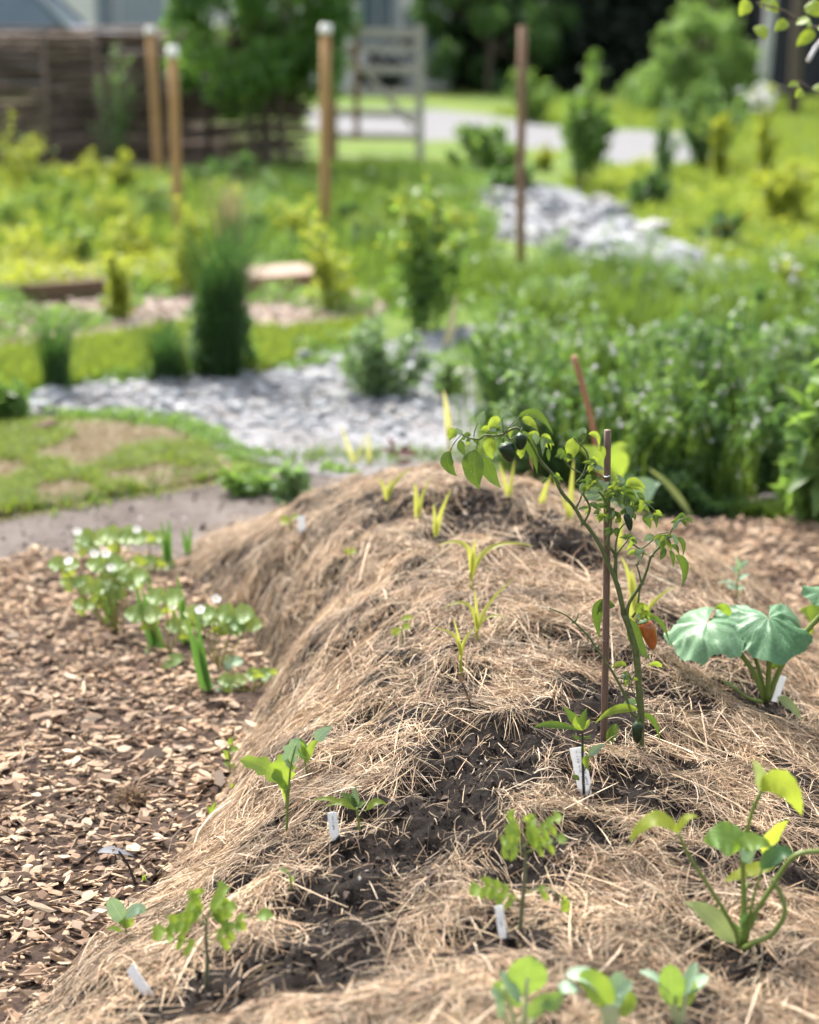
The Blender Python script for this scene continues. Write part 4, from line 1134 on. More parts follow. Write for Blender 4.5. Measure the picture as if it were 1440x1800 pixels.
# bent dry leaf, fallen stone
b_ = gpx(780, 622); e = empty('dry_stalk', b_, 'bent pale dry leaf stalk before the dark leafy clump', 'stalk')
M['dryleaf'] = leaf_mat('pale_dry_leaf', (.45, .40, .25), (.55, .48, .32), (.4, .36, .2), trans=.3)
leaf_geo(MB(), b_, P(792, 580, b_[1]), P(803, 515, b_[1]), .022, (0, -1, .2), 'strap', .3).build('leaf', M['dryleaf'], e)
b_ = gpx(75, 765); o = MB(); V, Fc = STONES[2]; o.add(V * (.085, .07, .075) + b_ + (0, 0, .03), [Fc])
M['brownrock'] = plain_mat('brown_rock', (.20, .125, .095), .9, 30, .25)
tag(o.build('rock', M['brownrock'], None, False, origin=b_), 'round brown rock in the grass at the left edge', 'rock')
b_ = gpx(1352, 886); o = MB(); V, Fc = STONES[5]; o.add(V * (.05, .045, .045) + b_ + (0, 0, .015), [Fc])
M['palerock'] = plain_mat('pale_rock', (.42, .35, .34), .9, 30, .2)
tag(o.build('rock', M['palerock'], None, False, origin=b_), 'pale pinkish rock at the foot of the thicket on the right', 'rock')
# ================================================================== FOREGROUND PLANTS
M['pepperleaf'] = leaf_mat('pepper_leaf', (.035, .085, .018), (.095, .16, .035), (.17, .27, .03), trans=.27, rough=.35, vein='pinnate', vcol=(.16, .23, .06), spots=.5)
M['pepperyellow'] = leaf_mat('pepper_leaf_backlit', (.085, .15, .022), (.18, .235, .035), (.32, .42, .045), trans=.5, rough=.4, vein='pinnate', spots=.3)  # backlight through the leaf put into a yellower copy of its colour
M['pepperpale'] = leaf_mat('pepper_leaf_sheen', (.14, .21, .13), (.24, .31, .22), (.2, .3, .1), trans=.25, rough=.3, vein='pinnate', spec=.6)  # leaf sheen put into a paler copy of the leaf colour
M['pepperstem'] = plain_mat('pepper_stem', (.085, .105, .035), .6, 120, .4, bumps=.3)
M['seedstem'] = plain_mat('dark_seedling_stem', (.035, .03, .03), .6, 120, .3)
M['palestem'] = leaf_mat('pale_stem', (.16, .22, .05), (.22, .28, .07), (.3, .36, .1), trans=.2, rough=.4)
M['greenpepper'] = plain_mat('dark_green_pepper', (.010, .024, .009), .28, 40, .35, bumps=.05, spec=.35)
M['orangepepper'] = plain_mat('orange_pepper', (.33, .085, .012), .2, 30, .35, bumps=.05, spec=.6)
M['calyx'] = plain_mat('pepper_calyx', (.05, .10, .02), .5, 80, .3)
M['corn'] = leaf_mat('yellow_corn_blade', (.26, .30, .055), (.42, .42, .10), (.50, .52, .10), trans=.5, rough=.45)
M['cornpale'] = leaf_mat('pale_corn_blade', (.48, .45, .10), (.60, .56, .22), (.6, .58, .2), trans=.5)
M['squash'] = leaf_mat('silvery_squash_leaf', (.075, .185, .085), (.165, .295, .16), (.17, .34, .05), trans=.25, rough=.45, vein='polar', vcol=(.40, .52, .38), vamt=.28)
M['squashyoung'] = leaf_mat('young_squash_leaf', (.10, .20, .035), (.18, .27, .05), (.36, .50, .04), trans=.45, rough=.42, vein='polar', vamt=.3)
M['squashlobe'] = leaf_mat('lobed_young_leaf', (.08, .19, .045), (.15, .26, .06), (.28, .44, .04), trans=.35, rough=.45, vein='pinnate', vamt=.25)
M['squashyellow'] = leaf_mat('yellow_squash_leaf', (.22, .29, .035), (.32, .36, .05), (.46, .56, .06), trans=.55, rough=.45, vein='pinnate', vamt=.25)
M['squashdark'] = leaf_mat('dark_squash_leaf', (.045, .125, .05), (.08, .17, .07), (.16, .3, .05), trans=.3, rough=.4, vein='pinnate', vamt=.35)
M['coty'] = leaf_mat('seed_leaf', (.22, .31, .12), (.32, .38, .17), (.42, .5, .14), trans=.4, vein='pinnate', vamt=.2)
M['kale'] = leaf_mat('kale_leaf', (.12, .235, .05), (.20, .30, .07), (.42, .56, .06), trans=.42, vein='pinnate', vamt=.35)
M['blueleaf'] = leaf_mat('blue_green_leaf', (.25, .40, .25), (.40, .52, .38), (.32, .48, .16), trans=.25, rough=.45, vein='pinnate', vamt=.3)
M['choi'] = leaf_mat('choi_leaf', (.11, .23, .07), (.20, .32, .12), (.34, .5, .06), trans=.4, rough=.33, vein='pinnate', vcol=(.4, .48, .28), vamt=.5, spec=.55)
M['choistalk'] = leaf_mat('white_choi_stalk', (.52, .56, .32), (.60, .64, .42), (.5, .58, .2), trans=.3, rough=.35)
M['tomato'] = leaf_mat('tomato_leaf', (.12, .23, .04), (.20, .29, .05), (.42, .55, .05), trans=.42, vein='pinnate', vamt=.25)
M['tomatostem'] = plain_mat('tomato_stem', (.12, .125, .07), .6, 100, .3)
M['berryleaf'] = leaf_mat('strawberry_leaf', (.11, .225, .07), (.25, .34, .13), (.52, .60, .06), trans=.42, rough=.42, vein='pinnate', vamt=.35)
M['berrystem'] = leaf_mat('strawberry_stem', (.24, .25, .07), (.30, .26, .09), (.3, .3, .08), trans=.15)
M['iris'] = leaf_mat('iris_blade', (.055, .15, .03), (.09, .20, .045), (.16, .34, .05), trans=.3, rough=.4)
M['purple'] = leaf_mat('purple_leaf', (.09, .035, .045), (.13, .05, .05), (.25, .06, .04), trans=.3)
M['deadleaf'] = leaf_mat('brown_dead_leaf', (.20, .13, .09), (.30, .22, .15), (.2, .1, .05), trans=.2)

class Plant:
    def __init__(s, name, label, cat, base, group=None, Y=None):
        b = G(*base) if Y is None else P(*base, Y)
        s.b = b; s.Y = b[1]; s.s = project(b)[2] / F
        s.e = empty(name, b, label, cat, group)
    def p(s, q):
        return P(q[0], q[1], s.Y + (q[2] if len(q) > 2 else 0.0))
    def stem(s, pts, r0, r1=None, mat='palestem', name='stem', n=7, sub=4, rough=.06, bury=True, label=None, parent=None):
        w = [s.p(q) for q in pts]
        o = MB().tube(w, r0 * s.s, (r1 if r1 is not None else r0 * .6) * s.s, n, sub, rough).build(name, M[mat], parent or s.e, origin=s.b)
        if label: o['label'] = label
        return o
    def leaf(s, b, m, t, w, mat, kind='ov', face=None, fold=.22, wave=.10, dy=None, name='leaf', label=None, bow=.10, nseg=10, curl=0.0, mb=None):
        dd = random.uniform(-.018, .018) if dy is None else dy
        f = lambda q: P(q[0], q[1], s.Y + (q[2] if len(q) > 2 else 0.0) + dd)
        if m is None:
            dx, dyy = t[0] - b[0], t[1] - b[1]
            sg = 1 if dx * 1.0 > 0 else -1
            m = ((b[0] + t[0]) / 2 + sg * dyy * bow, (b[1] + t[1]) / 2 - abs(dx) * bow)
            m = m + (((b[2] if len(b) > 2 else 0) + (t[2] if len(t) > 2 else 0)) / 2,)
        if face is None: face = nz(np.array([random.uniform(-.45, .45), -1, random.uniform(.0, .7)]))
        own = mb is None
        mb = MB() if own else mb
        leaf_geo(mb, f(b), f(m), f(t), w / 2 * s.s, face, kind, fold, wave, nseg, curl)
        if own:
            o = mb.build(name, M[mat], s.e, origin=s.b)
            if label: o['label'] = label
            return o

def fruit(pl, top, tip, w, mat, label, dy=0.0, bend=.12):
    a, b = P(top[0], top[1], pl.Y + dy), P(tip[0], tip[1], pl.Y + dy - .004)
    t = np.linspace(0, 1, 13)
    r = np.interp(t, [0, .04, .12, .3, .6, .8, .93, 1], [.30, .72, .95, 1, .88, .66, .36, .03]) * w / 2 * pl.s
    ax = b - a; sd = nz(np.cross(ax, [0, 1, 0]))
    C = a + ax * t[:, None] + sd * (bend * np.linalg.norm(ax) * t * (1 - t))[:, None]
    n = 14; e1 = nz(np.cross(ax, sd)); ang = np.arange(n) / n * 6.2832
    lob = 1 + .05 * np.cos(3 * ang)
    V = (C[:, None, :] + (r[:, None] * lob)[..., None] * (np.cos(ang)[None, :, None] * sd + np.sin(ang)[None, :, None] * e1)).reshape(-1, 3)
    idx = np.arange(13 * n).reshape(13, n)
    q = np.stack([idx[:-1], np.roll(idx[:-1], -1, 1), np.roll(idx[1:], -1, 1), idx[1:]], -1).reshape(-1, 4)
    mb = MB().add(V, [q, [list(idx[0][::-1])], [list(idx[-1])]])
    o = mb.build('pepper', M[mat], pl.e, origin=pl.b); o['label'] = label
    u = nz(ax)
    k = MB().tube([a - u * .010 + sd * .002, a - u * .004, a + u * .001], .0014, .0022, 6, 2)
    k.tube([a - u * .0012, a + u * .0025, a + u * .0042], w * .22 * pl.s, w * .40 * pl.s, 8, 1)
    k.build('calyx', M['calyx'], o, origin=pl.b)

# ---- the staked pepper plant ------------------------------------------------
pp = Plant('pepper_plant', 'tall spindly pepper plant tied to a brown cane with dark green and orange fruit', 'pepper plant', (1125, 1316))
st = lambda pts, a, b=None: pp.stem(pts, a * .84, b, 'pepperstem', 'branch', sub=3, rough=.10)
pp.stem([(1125, 1322), (1127, 1265), (1123, 1205), (1119, 1155), (1108, 1110), (1098, 1080)], 6.6, 5.4, 'pepperstem', 'stem', n=10, rough=.05)
st([(1098, 1084), (1086, 1030), (1069, 990), (1055, 958), (1033, 925), (1025, 918), (1011, 893), (987, 865), (974, 837), (951, 811), (938, 786), (926, 768), (908, 752), (886, 762), (870, 766), (852, 765), (843, 772), (821, 769), (810, 761)], 5.6, 1.3)
st([(1083, 1026, .003), (1082, 1000, .004), (1082, 975, .004), (1068, 957), (1072, 935, -.004), (1074, 897, -.006), (1060, 873, -.01), (1052, 864, -.012)], 4.2, 1.6)
st([(1082, 976), (1083, 955), (1090, 930), (1104, 915)], 2.4, 1.0)
st([(1083, 976), (1095, 960), (1105, 947), (1098, 938)], 1.8, .9)
st([(1026, 920), (1035, 902), (1036, 888), (1025, 868), (1026, 861), (1013, 849), (1024, 836), (1034, 803), (1023, 783), (1019, 781), (1008, 769)], 2.6, 1.2)
st([(1013, 892), (1021, 876), (1024, 862)], 2.2, 1.4)
st([(1020, 782), (1027, 774), (1031, 764)], 1.3, .8)
st([(1024, 835), (1036, 826), (1050, 832), (1063, 840)], 1.6, .9)
st([(1022, 832), (1003, 822), (990, 806), (981, 796)], 1.6, .8)
st([(1100, 1086), (1107, 1058), (1127, 1027), (1138, 1000), (1145, 978), (1163, 958), (1176, 941), (1183, 928), (1192, 915), (1205, 912)], 4.2, 1.0)
st([(1112, 1085), (1120, 1070), (1124, 1040), (1127, 1027), (1124, 1008), (1120, 992), (1128, 980), (1133, 968)], 2.6, 1.0)
st([(1113, 957), (1127, 964), (1147, 950), (1155, 940), (1176, 936)], 1.8, 1.0)
st([(1120, 1262), (1108, 1250), (1101, 1226), (1075, 1178), (1048, 1139), (1034, 1118), (1009, 1093), (992, 1080), (966, 1069)], 3.2, 1.2)
st([(1009, 1093), (1014, 1088), (1017, 1078)], 1.4, 1.0)
st([(1101, 1224), (1106, 1205), (1108, 1190), (1103, 1180)], 1.6, .8)
st([(1121, 1236), (1114, 1218), (1109, 1204), (1116, 1186)], 1.6, .8)
st([(885, 762), (884, 748), (882, 735)], 1.2, .8)
st([(833, 768), (835, 757), (840, 744)], 1.1, .8)
st([(886, 761), (899, 747), (912, 733)], 1.2, .8)
st([(851, 765), (841, 774), (838, 790)], 1.2, .9)
st([(812, 763), (799, 778), (792, 792)], 1.0, .8)
st([(889, 764), (896, 772), (906, 768), (914, 762)], 1.6, 1.0)
st([(1119, 878), (1133, 883), (1150, 896), (1148, 908)], 1.3, .8)
st([(1066, 862), (1078, 858), (1095, 856), (1119, 878)], 1.6, 1.0)
for (x, y) in ((1025, 921), (1011, 893), (987, 865), (1098, 1083), (1082, 977), (1074, 896), (1068, 957), (1127, 1027), (1145, 978), (1048, 1139), (1009, 1093), (1120, 992), (1024, 836), (1126, 1218)):
    c = P(x, y, pp.Y); r = 3.6 * pp.s * random.uniform(.8, 1.3)
    MB().tube([c - (r * .9, 0, r * .6), c, c + (r * .9, 0, r * .7)], r * .55, r * .85, 6, 1).build('node', M['pepperstem'], pp.e, origin=pp.b)
L_ = 'pepperleaf'; Y_ = 'pepperyellow'; W_ = 'pepperpale'
DN = (0, -1, .25); 
for (b, m, t, w, mt) in [
    ((837, 790), (834, 826), (843, 861), 40, L_), ((852, 802), (862, 832), (881, 858), 24, L_), ((792, 793), (788, 816), (804, 837), 24, L_), ((810, 772), (811, 788), (819, 801), 14, L_),
    ((803, 755), None, (790, 774), 17, Y_), ((813, 763), (806, 757), (801, 751), 9, W_), ((841, 744), (846, 734), (852, 721), 15, W_), ((879, 742), (868, 742), (857, 754), 19, Y_), ((861, 754), None, (845, 756), 11, Y_),
    ((882, 736), (884, 726), (880, 712), 12, W_), ((882, 735), (890, 726), (901, 731), 16, W_), ((911, 733), (944, 728), (973, 764), 15, L_), ((917, 738), (932, 741), (946, 758), 14, Y_), ((863, 768), (862, 788), (866, 808), 23, Y_),
    ((911, 756), (934, 786), (944, 833), 21, L_), ((948, 765), None, (926, 764), 11, Y_), ((951, 767), (964, 770), (969, 792), 9, Y_), ((964, 788), (964, 800), (966, 812), 8, L_), ((917, 788), (916, 797), (916, 807), 15, Y_),
    ((1008, 769), (1006, 790), (998, 813), 25, Y_), ((981, 789), (988, 797), (998, 812), 13, L_), ((1031, 762), (1024, 756), (1018, 767), 9, W_), ((1034, 763), (1049, 766), (1053, 788), 10, Y_), ((1051, 790), (1060, 792), (1062, 809), 12, Y_),
    ((1045, 800), (1045, 812), (1041, 823), 15, Y_), ((1043, 823), (1053, 822), (1063, 828), 9, W_), ((1058, 866), (1042, 862), (1025, 870), 13, W_), ((1056, 871), (1040, 873), (1025, 882), 13, W_), ((1060, 860), None, (1072, 847), 11, W_),
    ((1095, 851), (1092, 843), (1083, 833), 10, W_), ((1100, 851), (1118, 848), (1136, 861), 16, Y_), ((1090, 860), (1108, 866), (1121, 894), 17, L_), ((1099, 857), (1118, 856), (1136, 870), 10, Y_), ((1097, 870), (1103, 884), (1099, 899), 12, L_),
    ((1148, 906), (1153, 914), (1154, 929), 10, L_), ((1130, 913), (1139, 917), (1143, 930), 14, L_), ((1152, 897), (1160, 902), (1161, 911), 7, Y_), ((1187, 976), (1204, 996), (1198, 1034), 15, L_), ((1190, 945), (1201, 956), (1200, 979), 9, L_),
    ((1180, 959), (1189, 963), (1194, 977), 8, L_), ((1177, 968), (1183, 980), (1183, 999), 8, L_), ((1167, 962), (1166, 973), (1160, 985), 11, L_), ((1167, 946), (1176, 956), (1181, 973), 8, Y_), ((1150, 942), None, (1131, 952), 13, W_), ((1133, 968), None, (1116, 973), 8, W_),
    ((1110, 941), (1110, 955), (1098, 969), 11, Y_), ((1205, 912), (1198, 905), (1188, 913), 8, L_), ((1204, 912), (1212, 913), (1217, 921), 7, L_), ((1190, 917), (1187, 925), (1183, 932), 8, W_),
    ((1108, 1087), (1118, 1126), (1143, 1160), 27, L_), ((1142, 1082), (1163, 1096), (1177, 1130), 9, L_), ((1101, 1170), (1088, 1167), (1074, 1177), 10, Y_), ((1164, 1173), (1152, 1166), (1138, 1173), 10, Y_), ((1120, 1080), (1128, 1066), (1140, 1074), 18, Y_), ((1125, 1086), (1135, 1078), (1142, 1090), 15, Y_),
    ((1123, 1248), (1083, 1247), (1046, 1272), 16, Y_), ((1119, 1238), (1106, 1233), (1091, 1246), 12, W_), ((1085, 1272), (1074, 1293), (1074, 1321), 19, L_), ((1121, 1262), (1146, 1263), (1161, 1306), 12, L_), ((1104, 1188), (1101, 1196), (1104, 1206), 9, Y_)]:
    pp.leaf(b, m, t, w, mt, 'ov', face=(random.uniform(-.5, .5), -1, random.uniform(-.1, .5)), fold=.28, wave=.10)
pp.leaf((1082, 1066, .03), (1052, 1072, .04), (1055, 1124, .04), 25, 'pepperleaf', dy=.03, label='larger leaf hanging behind the cane')
pp.leaf((1078, 1062, .03), (1060, 1060, .04), (1050, 1082, .04), 14, 'pepperyellow', dy=.03)
pp.leaf((932, 797), (934, 812), (938, 829), 6, 'deadleaf', 'lance', label='shrivelled brown leaf')
# tight clusters of small young leaves round the tips
for (x_, y_) in ((1050, 845), (1066, 850), (1078, 856), (1092, 862), (1105, 858), (1118, 866), (1128, 878), (1085, 880), (1070, 878), (1098, 890), (1112, 890), (1040, 835), (1030, 850), (955, 770), (945, 762), (930, 770), (868, 762), (855, 760), (900, 752), (1180, 940), (1170, 950), (1150, 945)):
    l_ = random.uniform(18, 34); dx_ = random.uniform(-10, 14)
    pp.leaf((x_, y_), (x_ + dx_ * .8, y_ + l_ * .3), (x_ + dx_, y_ + l_), random.uniform(8, 13), random.choice([L_, L_, W_, Y_]), 'lance', fold=.35, dy=random.uniform(-.03, .02))
for (x, y, n_, sp) in ((1086, 862, 22, 20), (1075, 872, 12, 18), (1104, 876, 14, 16), (1047, 850, 10, 14), (970, 836, 7, 8), (955, 772, 9, 9), (1168, 945, 12, 9), (1120, 968, 6, 7), (870, 757, 6, 8), (1082, 930, 5, 10), (1195, 912, 6, 7), (1025, 850, 6, 10), (1045, 815, 6, 9), (1125, 890, 8, 12), (1150, 905, 7, 9), (1095, 900, 8, 14), (990, 800, 5, 7), (1100, 945, 6, 10), (1075, 905, 8, 14), (1110, 1186, 6, 8), (828, 768, 5, 8), (1136, 1080, 6, 8), (1040, 890, 6, 12), (1065, 905, 6, 10), (1106, 900, 5, 8)):
    for k in range(n_):
        a = random.uniform(-.6, 3.7); l = random.uniform(8, 22); x0, y0 = x + random.gauss(0, sp * .45), y + random.gauss(0, sp * .4)
        pp.leaf((x0, y0), None, (x0 + math.cos(a) * l, y0 + math.sin(a) * l * .7 + 3), random.uniform(5, 10), random.choice([L_, Y_, L_, W_, L_]), 'ov', fold=.45, nseg=6, dy=random.uniform(-.02, .02))
fruit(pp, (886, 779), (899, 813), 27, 'greenpepper', 'dark green pepper hanging lowest at the left branch tip', -.034, .12)
fruit(pp, (916, 762), (914, 792), 21, 'greenpepper', 'smaller blackish pepper right of the hanging green one', -.032, .02)
fruit(pp, (1101, 903), (1108, 934), 14, 'greenpepper', 'small green pepper hanging beside the cane', -.012)
fruit(pp, (1130, 1090), (1149, 1143), 27, 'orangepepper', 'ripening orange pepper behind a leaf', .012, .16)
fruit(pp, (1121, 1270), (1120, 1308), 21, 'greenpepper', 'dark green pepper low against the stem', -.014, .0)

def cane(name, label, pts, r, mat, Y, cat='cane', nodes=(), lean=0):
    b = P(*pts[-1], Y); e = empty(name, b, label, cat)
    w = [P(x, y, Y + lean * (1 - k / (len(pts) - 1))) for k, (x, y) in enumerate(pts)]
    w[-1] = w[-1] - np.array([0, 0, .05])
    MB().tube(w, r, r * 1.08, 10, 5, .03).build('shaft', M[mat], e)
    for (x, y) in nodes:
        c = P(x, y, Y); MB().tube([c - (0, 0, .0035), c, c + (0, 0, .0035)], r * 1.03, r * 1.14, 10, 1).build('node', M[mat], e)
    return e
ce = cane('bamboo_cane', 'thin brown cane standing upright beside the pepper plant', [(1068, 756), (1067, 900), (1066, 1050), (1064, 1180), (1062, 1312)], .0061, 'bamboo', pp.Y + .020, nodes=[(1065, 1127), (1067, 838), (1067, 985)])
c0, c1 = P(1062, 838, pp.Y + .013), P(1072, 836, pp.Y + .013)
tag(MB().tube([c0, (c0 + c1) / 2 + (0, -.004, 0), c1], .0011, .0011, 5, 2).build('tie', M['white'], ce), 'white tie')
b_ = G(1085, 905)
cane('bamboo_cane', 'copper brown cane leaning to the left behind the mound crest', [(1009, 626), (1030, 700), (1050, 790), (1068, 900)], .0085, 'cane', 4.75, nodes=[(1016, 652)])

# ---- markers --------------------------------------------------------------
def marker(label, top, bot, wpx, ink=None, dy=0.0, lay=None, group='white plant labels'):
    b = G(*bot); Y = b[1]; s = project(b)[2] / F
    t = P(top[0], top[1], Y + dy)
    e = empty('plant_label', b, label, 'plant label', group)
    ax = nz(t - b); sd = nz(np.cross(ax, (0, 1, 0.25 if lay is None else lay))); n = nz(np.cross(sd, ax))
    if n[1] > 0: n = -n
    h = np.linalg.norm(t - b); hw = wpx * s / 2; th = .0005
    us = np.linspace(-.08, 1, 10); V = []
    for k, u in enumerate(us):
        c = b + ax * h * u + n * .002 * math.sin(u * 3)
        wv = hw * (1 if u > .05 else .8)
        for q, r_ in ((-1, 1), (1, 1), (1, -1), (-1, -1)):
            V.append(c + sd * wv * q + n * th * r_)
    idx = np.arange(40).reshape(10, 4)
    q = np.stack([idx[:-1], np.roll(idx[:-1], -1, 1), np.roll(idx[1:], -1, 1), idx[1:]], -1).reshape(-1, 4)
    MB().add(V, [q, [idx[0][::-1].tolist()], [idx[-1].tolist()]]).build('tag', M['white'], e, False)
    if ink:
        mb = MB()
        for (u0, v0, u1, v1, wd) in ink:
            a_ = b + ax * h * v0 + sd * hw * u0 + n * (th + .0009 + .002 * math.sin(v0 * 3)); c_ = b + ax * h * v1 + sd * hw * u1 + n * (th + .0009 + .002 * math.sin(v1 * 3))
            mb.tube([a_, c_], wd, wd, 4, 1)
        mb.build('handwriting', M['ink'], e)
    return e
def scribble(v0, v1, us):
    """a line of pen strokes running up the label"""
    out = []; v = v0; r_ = random.Random(4)
    for u in us:
        v = v0
        while v < v1:
            l = r_.uniform(.012, .03); a = r_.uniform(-.10, .10)
            out.append((u - .12 + a, v, u + .12 + r_.uniform(-.1, .1), v + l * r_.uniform(-.4, 1), .00045)); v += l * r_.uniform(.7, 1.3)
            if r_.random() < .12: v += .05
    return out
marker('white label with faint handwriting behind the dark stemmed pepper seedling', (1014, 1314), (1030, 1394), 25, scribble(.2, .92, (-.45, .15)))
marker('white label leaning right beside the silvery squash plant', (1375, 1188), (1361, 1230), 15)
marker('short white label left of the small pepper seedling on the mound shoulder', (584, 1428), (589, 1475), 17, scribble(.4, .9, (0,)))
marker('narrow white label below the tomato seedling in the middle', (877, 1592), (884, 1645), 15, scribble(.35, .6, (0,)))
marker('white label lying on the hay at the lower left', (229, 1700), (262, 1748), 24, None, .03)
marker('white label beside the bean seedling high on the left flank', (530, 907), (531, 938), 13)

# ---- squash plant on the right ----------------------------------------------
sq = Plant('squash_plant', 'squash plant with two big silvery leaves on the right flank of the mound', 'squash plant', (1348, 1232))
for pts, r0, r1 in (([(1346, 1232), (1325, 1182), (1300, 1146), (1278, 1116), (1245, 1098, .01)], 5, 4.2), ([(1347, 1230, .01), (1335, 1180, .015), (1320, 1138, .02), (1300, 1090, .04)], 4, 3), ([(1349, 1232, -.005), (1351, 1185, -.012), (1353, 1140, -.015), (1351, 1092, .0)], 4.8, 4.2), ([(1351, 1230), (1370, 1178), (1402, 1128), (1450, 1075), (1490, 1040)], 5.4, 4.6), ([(1340, 1234, -.01), (1318, 1228, -.02), (1296, 1213, -.02), (1272, 1198, -.02)], 3.6, 2)):
    sq.stem(pts, r0, r1, 'palestem', 'stalk', n=9)
R_ = 70 * sq.s
def pol(pl, c, f, n, Rpx, mat, name='leaf', label=None, **k):
    mb = polar_leaf(MB(), pl.p(c), f, n, Rpx * pl.s, **k)
    o = mb.build(name, M[mat], pl.e, origin=pl.b)
    if label: o['label'] = label
    return o
pol(sq, (1351, 1086, .0), (.06, -.96, -.26), (.04, -.24, .96), 77, 'squash', droop=.50, lobe=.07, serr=.03, pleat=.0, asym=.1)
pol(sq, (1243, 1094, .012), (-.60, -.78, -.22), (-.12, -.14, .97), 74, 'squash', droop=.40, lobe=.07, serr=.03, pleat=.0)
pol(sq, (1298, 1086, .05), (-.35, .75, .25), (.0, -.25, .95), 48, 'squash', droop=.2, lobe=.10, pleat=.04)
pol(sq, (1492, 1040, .0), (.6, -.6, -.2), (0, -.2, .97), 66, 'squash', droop=.3)
sq.leaf((1283, 1083, .0), (1272, 1068, .0), (1256, 1070, .0), 17, 'squashyoung', 'saw', dy=.02)
sq.leaf((1384, 1158, -.01), (1368, 1163, -.01), (1355, 1177, -.01), 20, 'squashyoung', 'saw', dy=0)
sq.leaf((1366, 1226, -.02), (1388, 1240, -.03), (1412, 1268, -.05), 22, 'coty', 'ov', face=(0, -.5, 1), dy=0, label='old leaf lying on the hay')
sq.leaf((1272, 1198, -.02), (1285, 1204, -.02), (1300, 1212, -.02), 12, 'coty', 'lance', face=(0, -.3, 1), dy=0)

# ---- young squash, lower right -----------------------------------------------
ys = Plant('young_squash_plant', 'young yellow green squash plant with a curling stem at the lower right', 'squash plant', (1305, 1668))
for pts, r0, r1 in (([(1300, 1665), (1290, 1630), (1246, 1558), (1212, 1505), (1192, 1464)], 4.6, 2.6), ([(1307, 1664), (1310, 1600), (1306, 1540), (1302, 1492)], 4.8, 2.8), ([(1310, 1660, .02), (1306, 1560, .03), (1310, 1480, .03), (1322, 1428, .03), (1338, 1392, .02)], 4.2, 3.6), ([(1310, 1650), (1324, 1580), (1340, 1527)], 3.6, 2.2), ([(1310, 1655), (1322, 1615), (1350, 1570), (1384, 1517), (1408, 1500), (1442, 1496), (1500, 1490)], 4.8, 4.2), ([(1306, 1668, -.01), (1330, 1655, -.02), (1356, 1643, -.02), (1378, 1612, -.02), (1376, 1580, -.01), (1358, 1545, .0)], 5, 4), ([(1306, 1655, .02), (1304, 1600, .03), (1316, 1550, .04)], 3, 2)):
    ys.stem(pts, r0, r1, 'palestem', 'stalk', n=9)
ys.leaf((1191, 1463), (1150, 1440), (1106, 1481), 34, 'squashyellow', 'saw', face=(-.1, -.55, 1), fold=.1, dy=0)
ys.leaf((1191, 1463), (1207, 1438), (1228, 1437), 16, 'squashyellow', 'saw', face=(0, -.5, 1), fold=.1, dy=0)
ys.leaf((1304, 1493), (1274, 1474), (1238, 1480), 66, 'squashlobe', 'saw', face=(-.2, -.7, .8), fold=.12, dy=0, wave=.14)
ys.leaf((1302, 1491), (1325, 1480), (1356, 1487), 40, 'squashyoung', 'saw', face=(.35, -.5, .9), fold=.15, dy=-.01)
ys.leaf((1303, 1492), (1314, 1505), (1316, 1520), 30, 'blueleaf', 'ov', face=(.2, -.8, .5), fold=.2, dy=-.015)
ys.leaf((1339, 1392), (1376, 1378), (1410, 1433), 50, 'squashyellow', 'saw', face=(.15, -1, .35), fold=.12, dy=.02)
ys.leaf((1338, 1391), (1336, 1362), (1322, 1334), 26, 'coty', 'ov', face=(.5, -1, .2), fold=.12, dy=.03)
ys.leaf((1338, 1528), (1366, 1502), (1396, 1500), 34, 'squashdark', 'saw', face=(.1, -.7, .8), fold=.3, dy=-.01)
ys.leaf((1340, 1500), (1360, 1465), (1387, 1441), 32, 'squashyellow', 'ov', face=(.5, -1, .2), fold=.15, dy=.04)
ys.leaf((1362, 1524), (1318, 1530), (1273, 1550), 28, 'squashyellow', 'saw', face=(0, -.6, .9), fold=.1, dy=.03)
ys.leaf((1292, 1658), (1252, 1612), (1201, 1586), 44, 'coty', 'ov', face=(.3, -.8, .8), fold=.08, dy=-.01, label='pale green seed leaf lying to the left')
for k in range(7):
    a = random.uniform(-2.8, -.3); l = random.uniform(16, 34)
    ys.leaf((1306 + random.gauss(0, 5), 1640 + random.gauss(0, 10)), None, (1306 + math.cos(a) * l, 1632 + math.sin(a) * l), random.uniform(10, 16), 'squashdark', 'saw', nseg=6)

# ---- pepper seedling with the dark stem -----------------------------------------
ps = Plant('pepper_seedling', 'dark stemmed pepper seedling in front of the handwritten label', 'pepper seedling', (1027, 1397), 'pepper seedlings')
ps.stem([(1027, 1400), (1025, 1350), (1024, 1310), (1024, 1284)], 2.6, 2.2, 'seedstem')
for b, m, t, w, mt in (((1023, 1283), (1008, 1262), (989, 1241), 17, L_), ((1025, 1283), (1026, 1262), (1033, 1243), 13, L_), ((1024, 1284), (1032, 1272), (1037, 1264), 9, Y_), ((1019, 1284), (970, 1273), (936, 1280), 13, L_), ((1024, 1296), (1014, 1297), (1006, 1290), 7, L_), ((1025, 1296), (1034, 1296), (1040, 1292), 6, L_), ((1036, 1330), (1046, 1318), (1066, 1306), 15, W_), ((1036, 1329), (1030, 1338), (1036, 1356), 13, Y_), ((1025, 1325), None, (1021, 1305), 7, Y_), ((1018, 1372), None, (1005, 1362), 8, L_), ((1024, 1284), (1012, 1272), (1013, 1258), 10, Y_)):
    ps.leaf(b, m, t, w, mt, 'lance', fold=.3)
ps.stem([(1025, 1362), (1031, 1345), (1036, 1330)], 1.2, .8, 'palestem', 'stalk')
s2 = Plant('pepper_seedling', 'small pepper seedling with horizontal leaves right of the short white label', 'pepper seedling', (631, 1458), 'pepper seedlings')
s2.stem([(632, 1460), (630, 1440), (627, 1420)], 2.6, 2.0, 'palestem')
